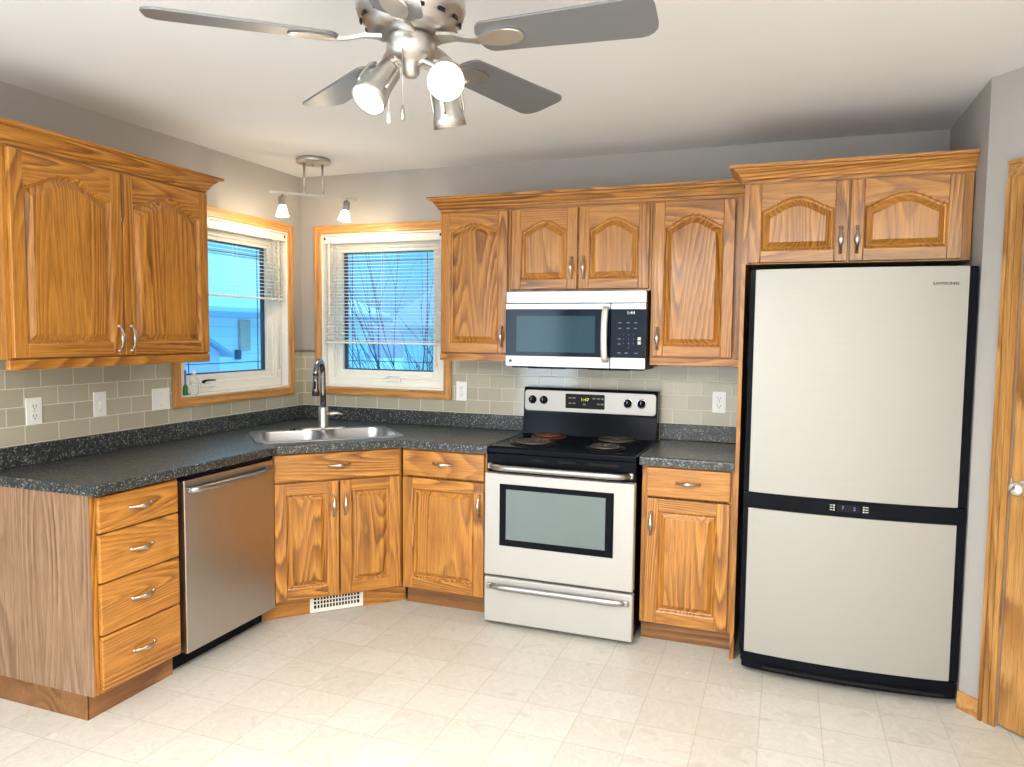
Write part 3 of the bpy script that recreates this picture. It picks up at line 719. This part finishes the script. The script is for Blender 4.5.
mb = MB(); P = rrect(0, 0, .26, .052, .025, 6); mb.loft([[Vector((*( Matrix.Rotation(PI/4, 2) @ Vector((x, y))), FZ)) for x, y in P], [Vector((*(Matrix.Rotation(PI/4, 2) @ Vector((x*.98, y*.94))), FZ+.006)) for x, y in P]], cap0=True, cap1=True); mb.build('deck_plate', NICKEL, r)
mb = MB().lathe([(.031, FZ+.0062), (.031, FZ+.012), (.029, FZ+.020), (.028, FZ+.120), (.026, FZ+.126), (.018, FZ+.130)], 24); mb.build('body', NICKEL, r)
sd_ = Vector((.34, -.94, 0)); pts = []; z1 = FZ+.1302
pts += [(0, 0, z1), (0, 0, z1+.09), (0, 0, 1.235)]
RR = .078
for i in range(1, 13):
    a = PI*i/12*.98; pts.append((sd_.x*RR*(1-math.cos(a)), sd_.y*RR*(1-math.cos(a)), 1.235+RR*math.sin(a)*1.05))
mb = MB().tube(pts, .0165, 14); mb.build('spout', FAUCET, r)
ex = Vector(pts[-1]); mb = MB().tube([ex+Vector((0, 0, -.0005)), ex+Vector((0, 0, -.035)), ex+Vector((0, 0, -.07)), ex+Vector((0, 0, -.115))], [.0155, .018, .0195, .021], 16); sp = mb.build('spray_head', FAUCET, r)
q = MB().box((ex.x+.001, ex.y-.0230, ex.z-.075), (ex.x+.013, ex.y-.015, ex.z-.030), .002); q.build('spray_button', BLACKM, sp)
hd = Vector((.93, .36, 0)); mb = MB().tube([Vector((0, 0, FZ+.088))+hd*.026, Vector((0, 0, FZ+.088))+hd*.05, Vector((0, 0, FZ+.092))+hd*.075, Vector((0, 0, FZ+.086))+hd*.115], [.0135, .012, .008, .0055], 12); mb.build('lever', NICKEL, r)

# ------------------------------------------------------------------ range
RXX = 1.592; RW = .766
r = thing('electric_range', 'stainless steel electric coil range with black cooktop', 'range', (RXX, 0, 0))
mb = MB().box((.004, -.640, .028), (RW-.004, -.030, .885), .002); mb.build('body', BLACK, r)
for xx in (.04, RW-.07):
    for yy in (-.60, -.09): MB().lathe([(.016, 0), (.016, .010), (.010, .012), (.010, .0275)], 12, M=Matrix.Translation((xx+.015, yy, 0))).build('foot', BLACKM, r)
mb = MB(); mb.box((.000, -.664, .8855), (RW, -.045, .917), .008, seg=3); mb.box((.012, -.655, .917), (RW-.012, -.640, .921), .002)
ck = mb.build('cooktop', BLACK, r)
def coil(x, y, R, mat, turns):
    mb = MB().lathe([(R+.022, .9175), (R+.022, .921), (R+.016, .9225), (R+.010, .919), (.02, .9185)], 32, M=Matrix.Translation((x, y, 0))); dp = mb.build('drip_pan', CHARC if mat is COIL else COILR, r)
    pts = []; N = turns*26
    for i in range(N+1):
        a = 2*PI*i/26; rr = .022+(R-.022)*i/N; pts.append((x+rr*math.cos(a), y+rr*math.sin(a), .9285))
    pts += [(x+R*math.cos(a)+.0, y+R*math.sin(a)+.02, .924)]
    c_ = MB().tube(pts, .0052, 8); c_.build('coil', mat, dp)
coil(.190, -.475, .098, COIL, 5); coil(.185, -.205, .075, COILR, 4); coil(.575, -.490, .078, COIL, 4); coil(.575, -.235, .098, COIL, 5)
# front lip with vents
mb = MB(); mb.box((.004, -.664, .796), (RW-.004, -.6405, .885), .004); fl = mb.build('front_panel', BLACK, r)
for xa, xb in ((.24, .31), (.38, .47), (.53, .68)): MB().box((xa, -.6665, .858), (xb, -.6642, .869), .001).build('vent_slot', CHARC, fl)
# oven door
door = MB(); door.box((.003, -.690, .268), (RW-.003, -.6405, .788), .006, seg=3); dd = door.build('oven_door', RANGE, r)
mb = MB().box((.085, -.6925, .424), (RW-.100, -.6902, .738), .001); dw_ = mb.build('window_frame', BLACK, dd)
mb = MB().box((.120, -.6938, .458), (RW-.140, -.6927, .712), .0004); mb.build('window_glass', OVENGL, dd)
def bar(nm, z, parent, y0=-.6905, x0=.022, x1=RW-.022, mat=STEEL, rad=.0125, dep=.036):
    mb = MB(); pts = []; N = 18
    for i in range(N+1):
        u = i/N; e_ = min(u, 1-u)/.09; d = dep*min(1, e_)**.5 if e_ < 1 else dep
        pts.append((x0+u*(x1-x0), y0-.002-d, z))
    mb.tube(pts, [rad*(.8+.2*min(1, min(i, N-i)/2)) for i in range(N+1)], 12, flat=1.25)
    for xx in (x0+.004, x1-.004): mb.box((xx-.014, y0-.016, z-.015), (xx+.014, y0, z+.015), .006, seg=3)
    return mb.build(nm, mat, parent)
bar('handle', .822, r, y0=-.6645, dep=.050)['label'] = 'long bright steel oven door handle'
# storage drawer
mb = MB().box((.003, -.686, .024), (RW-.003, -.6405, .255), .006, seg=3); sd2 = mb.build('storage_drawer', RANGE, r)
bar('drawer_handle', .213, sd2, y0=-.6865, x0=.030, x1=RW-.030, dep=.018, rad=.014)
# backguard
mb = MB().prism([(-.028, .9175), (-.118, .9175), (-.098, 1.035), (-.096, 1.165), (-.085, 1.182), (-.028, 1.182)], .0, RW, 'x', bev=.004); bg_ = mb.build('backguard', BLACK, r)
def bgy(z): return -.098+(z-1.035)/.13*.002
FP = MB(); P = rrect(RW/2, 1.108, RW-.016, .118, .020, 6)
FP.loft([[Vector((x, -.0975, z)) for x, z in P], [Vector((x, -.1015, z)) for x, z in P], [Vector((RW/2+(x-RW/2)*.995, -.1025, 1.108+(z-1.108)*.97)) for x, z in P]], cap1=True); fp_ = FP.build('control_panel', RANGE, bg_)
ds = MB().prism(rrect(.363, 1.112, .225, .082, .006), -.1045, -.1022, 'y'); dsp = ds.build('display_panel', CHARC, bg_)
text('clock_digits', '1:47', .024, LEDG, dsp, (.363, -.1047, 1.122), sx=1.2)
for xx, zz in ((.277, 1.130), (.300, 1.130), (.277, 1.100), (.300, 1.100), (.415, 1.130), (.440, 1.130), (.462, 1.130), (.440, 1.100), (.462, 1.100), (.360, 1.096)): MB().box((xx-.008, -.1050, zz-.004), (xx+.008, -.1046, zz+.004), .001).build('key', GREYMARK, dsp)
for i, xx in enumerate((.055, .122, .605, .680)):
    M_ = align_z((xx, -.1026, 1.112), (0, -1, 0))
    kb = MB().lathe([(.0235, 0), (.0235, .004), (.019, .006), (.0185, .018), (.017, .020), (0, .020)], 24, M=M_)
    kb.box((xx-.0055, -.1300, 1.094), (xx+.0055, -.1210, 1.130), .002); kk = kb.build('knob', BLACK, bg_)
    if i > 1:
        rg = MB().lathe([(.0275, 0), (.0275, .002), (.0240, .0025)], 24, M=M_); rg.build('knob_ring', CHROME, kk)
    ln = MB().box((xx-.001, -.1306, 1.112), (xx+.001, -.1301, 1.128)); ln.build('pointer', MARK, kk)

# ------------------------------------------------------------------ over-the-range microwave
MX = 1.584; MW = .755; z0, z1 = 1.314, 1.7120; yf = -.385
r = thing('microwave_oven', 'stainless steel over-the-range microwave under the short oak cabinet', 'microwave', (MX, 0, 0))
mb = MB().box((0, yf+.036, z0+.004), (MW, -.0095, z1), .002); mb.build('body', BLACKM, r)
mb = MB().box((0, yf+.006, 1.648), (MW-.003, yf+.0355, 1.7115), .003); mb.build('top_vent_strip', STEEL, r)
dx = .570
md = MB().box((0, yf, z0), (dx, yf+.0355, 1.371), .002).build('door', STEEL, r); MB().box((0, yf, 1.616), (dx, yf+.0355, 1.6465), .002).build('door_trim', STEEL, md)
mb = MB().box((0, yf+.001, 1.3715), (dx-.0005, yf+.0355, 1.6155), .001); mb.build('door_glass', GLASSB, md)
mb = MB().box((.062, yf-.0006, 1.392), (.492, yf+.0008, 1.582), .0003); mb.build('viewing_window', MWGL, md)
mb = MB(); pts = []; N = 16
for i in range(N+1):
    u = i/N; pts.append((.548, yf-.012-.034*math.sin(PI*u)**.6, 1.350+u*.275))
mb.tube(pts, .0165, 12, flat=.6, upv=(0, -1, 0))
for zz in (1.352, 1.622): mb.box((.534, yf-.016, zz-.013), (.562, yf-.0002, zz+.013), .004)
mb.build('handle', plain('white_steel', (.86, .85, .82), .3, .5), md)
cp = MB().box((dx+.003, yf, z0), (MW-.003, yf+.0355, 1.371), .002).build('control_panel', STEEL, r); MB().box((dx+.003, yf, 1.616), (MW-.003, yf+.0355, 1.6465), .002).build('panel_trim', STEEL, cp)
mb = MB().box((dx+.003, yf+.001, 1.3715), (MW-.003, yf+.0355, 1.6155), .001); kp = mb.build('keypad', GLASSB, cp)
text('clock_digits', '1:44', .022, LEDW, kp, (.675, yf+.0004, 1.598), sx=1.1)
for j, row in enumerate((('1', '2', '3'), ('4', '5', '6'), ('7', '8', '9'), ('', '0', ''))):
    for i, ch in enumerate(row):
        if ch: text('key', ch, .011, DIMMARK, kp, (.640+i*.026, yf+.0004, 1.487-j*.022))
mk = MB()
for xx, zz in ((.620, 1.548), (.662, 1.548), (.700, 1.548), (.620, 1.520), (.662, 1.520), (.700, 1.520), (.618, 1.466), (.618, 1.440), (.618, 1.395), (.655, 1.395), (.705, 1.395)): mk.box((xx-.008, yf+.0003, zz-.0022), (xx+.008, yf+.0009, zz+.0022))
mk.build('key_legend', DIMMARK, kp)
for zz in (1.468, 1.447): MB().box((.712, yf+.0003, zz-.008), (.728, yf+.0009, zz+.008), .0002).build('start_key', MARK, kp)
mb = MB(); mb.box((.02, yf+.05, z0-.010), (MW-.02, -.03, z0+.0035), .003)
for xa in (.10, .44): mb.box((xa, yf+.08, z0-.014), (xa+.21, -.12, z0-.0102), .001)
mb.build('underside_filter', BLACKM, r)
lg = MB().lathe([(.0085, 0), (.0085, .0005)], 20, M=align_z((.030, yf-.0002, 1.342), (0, -1, 0))); lg.build('badge', GREYMARK, md)
text('badge_letters', 'LG', .017, GREYMARK, md, (.056, yf-.0005, 1.342))

# ------------------------------------------------------------------ refrigerator
FX = 2.846; FW = .848; FC = FX+FW/2
r = thing('refrigerator', 'tall stainless steel bottom-freezer refrigerator with black trim', 'refrigerator', (FX, 0, 0))
mb = MB().box((.004, -.690, .030), (FW-.004, -.030, 1.757), .004); mb.build('cabinet', BLACK, r)
def bow(x0, x1, yb, ye, bulge, n=20):
    P = [(x0, yb)]
    for i in range(n+1):
        u = i/n; P.append((x0+(x1-x0)*u, ye-bulge*(1-(2*u-1)**2)))
    P.append((x1, yb)); return P
def fdoor(nm, za, zb):
    mb = MB().prism(bow(.0, FW, -.692, -.745, .030), za, zb, 'z', bev=.004); d = mb.build(nm, BLACK, r)
    sk_ = MB().prism(bow(.022, FW-.032, -.750, -.7555, .0285), za+.001, zb-.001, 'z', bev=.002); s2 = sk_.build('steel_face', FRIDGE, d)
    return d
fd = fdoor('upper_door', .812, 1.772)
fz = fdoor('freezer_drawer', .098, .742)
mb = MB().prism(bow(.0, FW, -.692, -.750, .032), .7435, .8105, 'z', bev=.002); cb = mb.build('control_band', BLACK, r)
yb_ = lambda x: -.7505-.032*(1-(2*x/FW-1)**2)
mk = MB().box((.375, yb_(.42)-.001, .765), (.462, yb_(.42)+.004, .793), .001); dsp = mk.build('display', CHARC, cb)
text('display_digits', '7', .020, LEDB, dsp, (.396, yb_(.42)-.0014, .780)); text('display_digits', '2', .020, LEDB, dsp, (.440, yb_(.42)-.0014, .778))
mk = MB()
for xx in (.362, .475):
    for zz in (.769, .779, .789): mk.box((xx-.003, yb_(.42)-.0016, zz-.0028), (xx+.003, yb_(.42)+.003, zz+.0028))
    for zz in (.769, .779, .789): mk.box((xx+(-.016 if xx < .4 else .006), yb_(.42)-.0012, zz-.0015), (xx+(-.006 if xx < .4 else .018), yb_(.42)+.003, zz+.0015))
mk.build('key_marks', MARK, cb)
lx = (3.580-FX); ylogo = -.7555-.0285*(1-(2*(lx-.022)/(FW-.054)-1)**2)
text('brand_letters', 'SAMSUNG', .0165, CHARC, fd, (lx, ylogo-.0012, 1.703), rot=(PI/2, 0, -math.atan2(-.0285*4*(2*(lx-.022)/(FW-.054)-1)/(FW-.054), 1)), sx=1.25)
mb = MB().prism(bow(.012, FW-.004, -.65, -.742, .034), .022, .0935, 'z', bev=.008); kb_ = mb.build('base_grille', BLACK, r)
mb = MB(); P = bow(.10, FW-.05, -.770, -.7765, .018); mb.prism(P, .040, .050, 'z', bev=.002); mb.build('grille_slot', BLACKM, kb_)
for xx in (.045, FW-.06):
    for yy in (-.66, -.12): MB().lathe([(.020, 0), (.020, .006), (.012, .010), (.012, .0295)], 14, M=Matrix.Translation((xx, yy, 0))).build('foot', BLACKM, r)
# ------------------------------------------------------------------ track light over the sink
tx, ty = .400, -.425; u2 = Vector((.70, .714, 0)); BZ = 2.272
r = thing('track_light', 'brushed nickel two-head bar light hanging over the corner sink', 'ceiling light', (tx, ty, H))
o_ = -H
MB().lathe([(.085, -.0005), (.095, -.006), (.098, -.020), (.090, -.028), (.060, -.031), (.012, -.033), (.008, -.043), (0, -.044)], 32).build('canopy', NICKEL, r)
for sg in (-.052, .052):
    mb = MB(); p0 = u2*sg; mb.tube([(p0.x, p0.y, -.028), (p0.x, p0.y, BZ+o_+.008)], .006, 10); mb.lathe([(.011, 0), (.011, .012), (.007, .018)], 12, M=Matrix.Translation((p0.x, p0.y, BZ+o_+.006))); mb.build('rod', NICKEL, r)
mb = MB(); a = u2*-.248; b = u2*.248; n_ = Vector((-u2.y, u2.x, 0))
mb.loft([[a+n_*.011*s1+Vector((0, 0, BZ+o_+.007*s2)) for s1, s2 in ((-1, -1), (1, -1), (1, 1), (-1, 1))], [b+n_*.011*s1+Vector((0, 0, BZ+o_+.007*s2)) for s1, s2 in ((-1, -1), (1, -1), (1, 1), (-1, 1))]], cap0=True, cap1=True)
mb.build('bar', NICKEL, r)
for sg, dn in ((-.175, Vector((.02, -.04, -1))), (.195, Vector((-.12, -.10, -1)))):
    p0 = u2*sg+Vector((0, 0, BZ+o_-.0072)); M_ = align_z(p0, dn)
    hb = MB().lathe([(.006, 0), (.006, .012), (.020, .014), (.021, .058), (.023, .062), (.019, .066)], 18, M=M_); hh = hb.build('lamp_holder', NICKEL, r)
    sh = MB().lathe([(.0205, .0664), (.024, .070), (.038, .120), (.038, .123), (.0355, .123), (.022, .074)], 24, M=M_, caps=False); sh.build('glass_shade', SHADE, hh)
    bl = MB().lathe([(.010, .068), (.013, .080), (.016, .094), (.011, .106), (0, .110)], 16, M=M_); bl.build('bulb', BULB, hh)
    l = bpy.data.lights.new('track_bulb_light', 'POINT'); l.energy = 4.2; l.color = (1, .80, .54); l.shadow_soft_size = .02
    lo = bpy.data.objects.new('track_bulb_light', l); COL.objects.link(lo); lo.parent = r; lo.location = M_ @ Vector((0, 0, .150))

# ------------------------------------------------------------------ ceiling fan
fx, fy_ = 2.102, -2.425; BZ = 2.200
r = thing('ceiling_fan', 'brushed nickel ceiling fan with five grey blades and three lit spotlights', 'ceiling fan', (fx, fy_, H))
z = lambda v: v-H
MB().lathe([(.068, -.0005), (.070, -.008), (.062, -.040), (.030, -.062), (.016, -.066)], 28).build('canopy', NICKEL, r)
MB().lathe([(.016, -.0665), (.018, -.100), (.030, z(2.372))], 20, caps=False).build('downrod_collar', NICKEL, r)
mh = MB().lathe([(.03, z(2.3718)), (.075, z(2.366)), (.118, z(2.345)), (.134, z(2.315)), (.136, z(2.285)), (.128, z(2.262)), (.112, z(2.248)), (.108, z(2.236)), (.090, z(2.226)), (.05, z(2.222)), (0, z(2.2215))], 40).build('motor_housing', NICKEL, r)
for k in range(14):
    a = 2*PI*k/14; c_ = Vector((math.cos(a), math.sin(a), 0)); t_ = Vector((-c_.y, c_.x, 0)); p0 = c_*.1305+Vector((0, 0, z(2.256)))
    M_ = Matrix((t_, c_, Vector((0, 0, 1)))).transposed().to_4x4(); M_.translation = c_*.1215+Vector((0, 0, z(2.254)))
    MB().box((-.010, -.002, -.006), (.010, .0035, .004), .002, M=M_).build('vent_slot', BLACKM, mh)
for k in range(5):
    a = math.radians(1.9+72*k); Rz = Matrix.Rotation(a, 4, 'Z'); Rt = Matrix.Rotation(math.radians(-12), 4, 'X')
    M_ = Matrix.Translation((0, 0, z(BZ))) @ Rz @ Rt
    ol = []
    r0, r1, w0, w1 = .175, .605, .058, .072
    for i in range(9): a2 = PI/2+PI*i/8; ol.append((r0+.03+.030*math.cos(a2)*1.0, w0*math.sin(a2)))
    for i in range(5): a2 = -PI/2+PI/2*i/4; ol.append((r1-.032+.032*math.cos(a2), -(w1-.032)+.032*math.sin(a2)))
    for i in range(5): a2 = PI/2*i/4; ol.append((r1-.045+.045*math.cos(a2), (w1-.045)+.045*math.sin(a2)))
    mb = MB(); bm = bmesh.new()
    mb2 = MB().prism(ol, -.003, .003, 'z', bev=.0012)
    for i, v in enumerate(mb2.V): mb2.V[i] = tuple(M_ @ Vector(v))
    bl = mb2.build('blade', BLADE, r); bm.free()
    ir = MB(); il = []
    for i in range(24):
        a2 = 2*PI*i/24; il.append((.232+.062*math.cos(a2), .030*math.sin(a2)*(1.0+.25*math.cos(a2))))
    ir.prism(il, -.0085, -.0033, 'z', bev=.002, smooth=False)
    ir.loft([[Vector((xx, s1*hw, zz+s2*.004)) for s1, s2 in ((-1, -1), (1, -1), (1, 1), (-1, 1))] for xx, hw, zz in ((.075, .020, .012), (.115, .014, .010), (.150, .010, .000), (.180, .013, -.006))], cap0=True, cap1=True)
    for i, v in enumerate(ir.V): ir.V[i] = tuple(M_ @ Vector(v))
    ir.build('blade_iron', NICKEL, bl)
MB().lathe([(.055, z(2.2213)), (.060, z(2.212)), (.060, z(2.178)), (.052, z(2.166)), (.030, z(2.160)), (.022, z(2.150)), (.022, z(2.134)), (.014, z(2.124)), (0, z(2.122))], 28).build('light_fitter', NICKEL, r)
rt = Vector((.9376, .3476, 0)); bk = Vector((-.346, .936, 0)); up = Vector((0, 0, 1))
def spot(base, d, L=.118):
    b_ = Vector((base.x, base.y, base.z-H)); d = d.normalized(); M_ = align_z(b_, d)
    hd = MB().lathe([(.012, -.004), (.024, .0), (.030, .010), (.032, .05), (.035, .072), (.041, .096), (.0435, L), (.0415, L), (.039, L-.010)], 28, M=M_, caps=False)
    hd.lathe([(.012, -.004), (0, -.006)], 16, M=M_, caps=False)
    h_ = hd.build('lamp_head', NICKEL, r)
    MB().lathe([(.0385, L-.0115), (.0385, L-.009), (.030, L-.004), (0, L-.002)], 28, M=M_).build('lit_lens', BULB, h_)
    for k in range(3):
        fn = MB(); a2 = 2*PI*k/3; c_ = Vector((math.cos(a2), math.sin(a2), 0))
        fn.tube([M_ @ (c_*.036+Vector((0, 0, .012))), M_ @ (c_*.046+Vector((0, 0, .03))), M_ @ (c_*.046+Vector((0, 0, .075))), M_ @ (c_*.042+Vector((0, 0, .085)))], .004, 8); fn.build('cage_rib', NICKEL, h_)
    ar = MB(); c0 = Vector((0, 0, z(2.150))); dir_ = Vector((b_.x, b_.y, 0)).normalized()
    ar.tube([c0+dir_*.018, c0+dir_*.036+Vector((0, 0, .012)), b_*0.5+(c0+dir_*.046)*0.5+Vector((0, 0, .012)), b_+d*-.004], .0075, 10); ar.build('swivel_arm', NICKEL, h_)
    l = bpy.data.lights.new('fan_spot_light', 'SPOT'); l.energy = 80; l.color = (1, .93, .84); l.spot_size = math.radians(150); l.spot_blend = .7; l.shadow_soft_size = .035
    lo = bpy.data.objects.new('fan_spot_light', l); COL.objects.link(lo); lo.parent = r
    lo.location = M_ @ Vector((0, 0, L+.006)); lo.rotation_euler = (-d).to_track_quat('Z', 'Y').to_euler()
F0 = Vector((0, 0, 0))
spot(F0+rt*-.046+bk*-.02+up*2.138, rt*-.36+bk*-.42+up*-.72)
spot(F0+rt*.098+bk*-.035+up*2.104, rt*.02+bk*-.90+up*-.30)
spot(F0+rt*.072+bk*.06+up*2.140, rt*.16+bk*.22+up*-.95)
for (p0, zl, nm) in ((rt*-.012+bk*-.055, 2.040, 'pull_chain'), (rt*-.062+bk*.045, 2.060, 'pull_chain')):
    mb = MB().tube([p0+up*z(2.180), p0+up*z(zl)], .0014, 6)
    mb.lathe([(.002, 0), (.005, -.012), (.0062, -.030), (.004, -.036), (0, -.037)], 12, M=Matrix.Translation(p0+up*z(zl))); mb.build(nm, NICKEL if zl < 2.05 else WHITE, r)

# ------------------------------------------------------------------ outdoors
g = MB(); N = 24
vs = []; fs = []
for j in range(N+1):
    for i in range(N+1):
        x_ = -40+80*i/N; y_ = -14+64*j/N; vs.append((x_, y_, -.75+(.10*math.sin(x_*.7)*math.cos(y_*.5) if (x_ < -1.5 or y_ > 1.5) else 0)))
for j in range(N):
    for i in range(N): a = j*(N+1)+i; fs.append((a, a+1, a+N+2, a+N+1))
g.add(vs, fs, smooth=True); struct(g.build('ground_outside', SNOW))
# neighbouring house seen through the left window
hx = -6.5
r = thing('neighbor_house', 'pale sided neighbouring house seen through the left window', 'house', (hx, 2.5, -.8))
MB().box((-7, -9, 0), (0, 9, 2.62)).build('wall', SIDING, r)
rf = MB().prism([(.45, 2.55), (.45, 2.68), (-3.5, 4.1), (-7.4, 2.68), (-7.4, 2.55), (-3.5, 3.95)], -9.3, 9.3, 'y'); rf.build('roof', SNOW, r)
gt = MB().box((.45, -9.3, 2.50), (.52, 9.3, 2.60), .01); gt.build('gutter', SHEDR, r)
YP = 4.62
mb = MB().box((.001, YP-.14, 1.90), (.05, YP+.14, 2.46), .01); mb.build('brown_panel', BROWN, r)['label'] = 'brown mottled vertical panel'
mb = MB().box((.001, YP-.26, 1.74), (.10, YP-.17, 1.92), .02); mb.build('meter_box', DARKGREY, r)
# shed
r = thing('garden_shed', 'small lilac gabled shed beside the neighbouring house', 'shed', (-4.6, 2.95, -.8))
MB().prism([(-.75, 0), (.75, 0), (.75, 2.0), (0, 2.37), (-.75, 2.0)], -.8, .6, 'x').build('wall', SIDINGV, r)
mb = MB(); 
for s_ in (-1, 1): mb.prism([(0, 2.375), (s_*.92, 1.925), (s_*.92, 1.965), (0, 2.43)], -.9, .7, 'x')
mb.build('roof', SHEDR, r)
# low house beyond the back garden
r = thing('distant_house', 'low distant house with a lilac roof seen through the back window', 'house', (1.0, 16, -.8))
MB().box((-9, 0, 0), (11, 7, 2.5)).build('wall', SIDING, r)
MB().prism([(-.5, 2.45), (7.5, 2.45), (3.5, 4.0)], -9.5, 11.5, 'x').build('roof', plain('lilac_roof', (.60, .55, .72), .8), r)
for xx in (-4, -1.2, 2.0, 5.0): MB().box((xx, -.05, 1.0), (xx+1.1, -.001, 2.0), .02).build('window', SHEDR, r)
# bare bush
bb = MB(); rnd = random.Random(11)
def twig(p, d, L, rad, lv):
    pts = [p]; q = Vector(d).normalized(); n = 6
    for i in range(n):
        q = (q+Vector((rnd.uniform(-.12, .12), rnd.uniform(-.12, .12), rnd.uniform(-.02, .10)))).normalized(); pts.append(pts[-1]+q*L/n)
    bb.tube(pts, [rad*(1-.75*i/n) for i in range(n+1)], 5, smooth=True)
    if lv > 0:
        for k in range(4 if lv == 2 else 3):
            i = rnd.randint(1, n-1); nd = (q+Vector((rnd.uniform(-.8, .8), rnd.uniform(-.8, .8), rnd.uniform(-.1, .5)))).normalized(); twig(pts[i], nd, L*rnd.uniform(.4, .65), rad*.5, lv-1)
for k in range(64):
    a = rnd.uniform(0, 2*PI); tl_ = rnd.uniform(.1, 1.05)
    twig(Vector((rnd.uniform(-.12, .12), rnd.uniform(-.12, .12), 0)), (math.cos(a)*tl_, math.sin(a)*tl_, 1), rnd.uniform(1.9, 2.9), rnd.uniform(.011, .018), 2)
o = bb.build('bare_bush', BARK, loc=(.05, 3.4, -.9), norm=False); tag(o, 'leafless bush with fanning bare branches outside the back window', 'bush')

# repeats carry a shared group phrase
for o in bpy.data.objects:
    if o.get('category'):
        gname = {'wall_cabinet': 'oak wall cabinets', 'base_cabinet': 'oak base cabinets beside the range', 'crown_molding': 'oak crown mouldings', 'wall_outlet': 'white duplex outlets',
                 'venetian_blind': 'white window blinds', 'tile_backsplash': 'tile backsplashes', 'countertop': 'laminate countertops'}.get(o.name.split('.')[0])
        if gname: o['group'] = gname
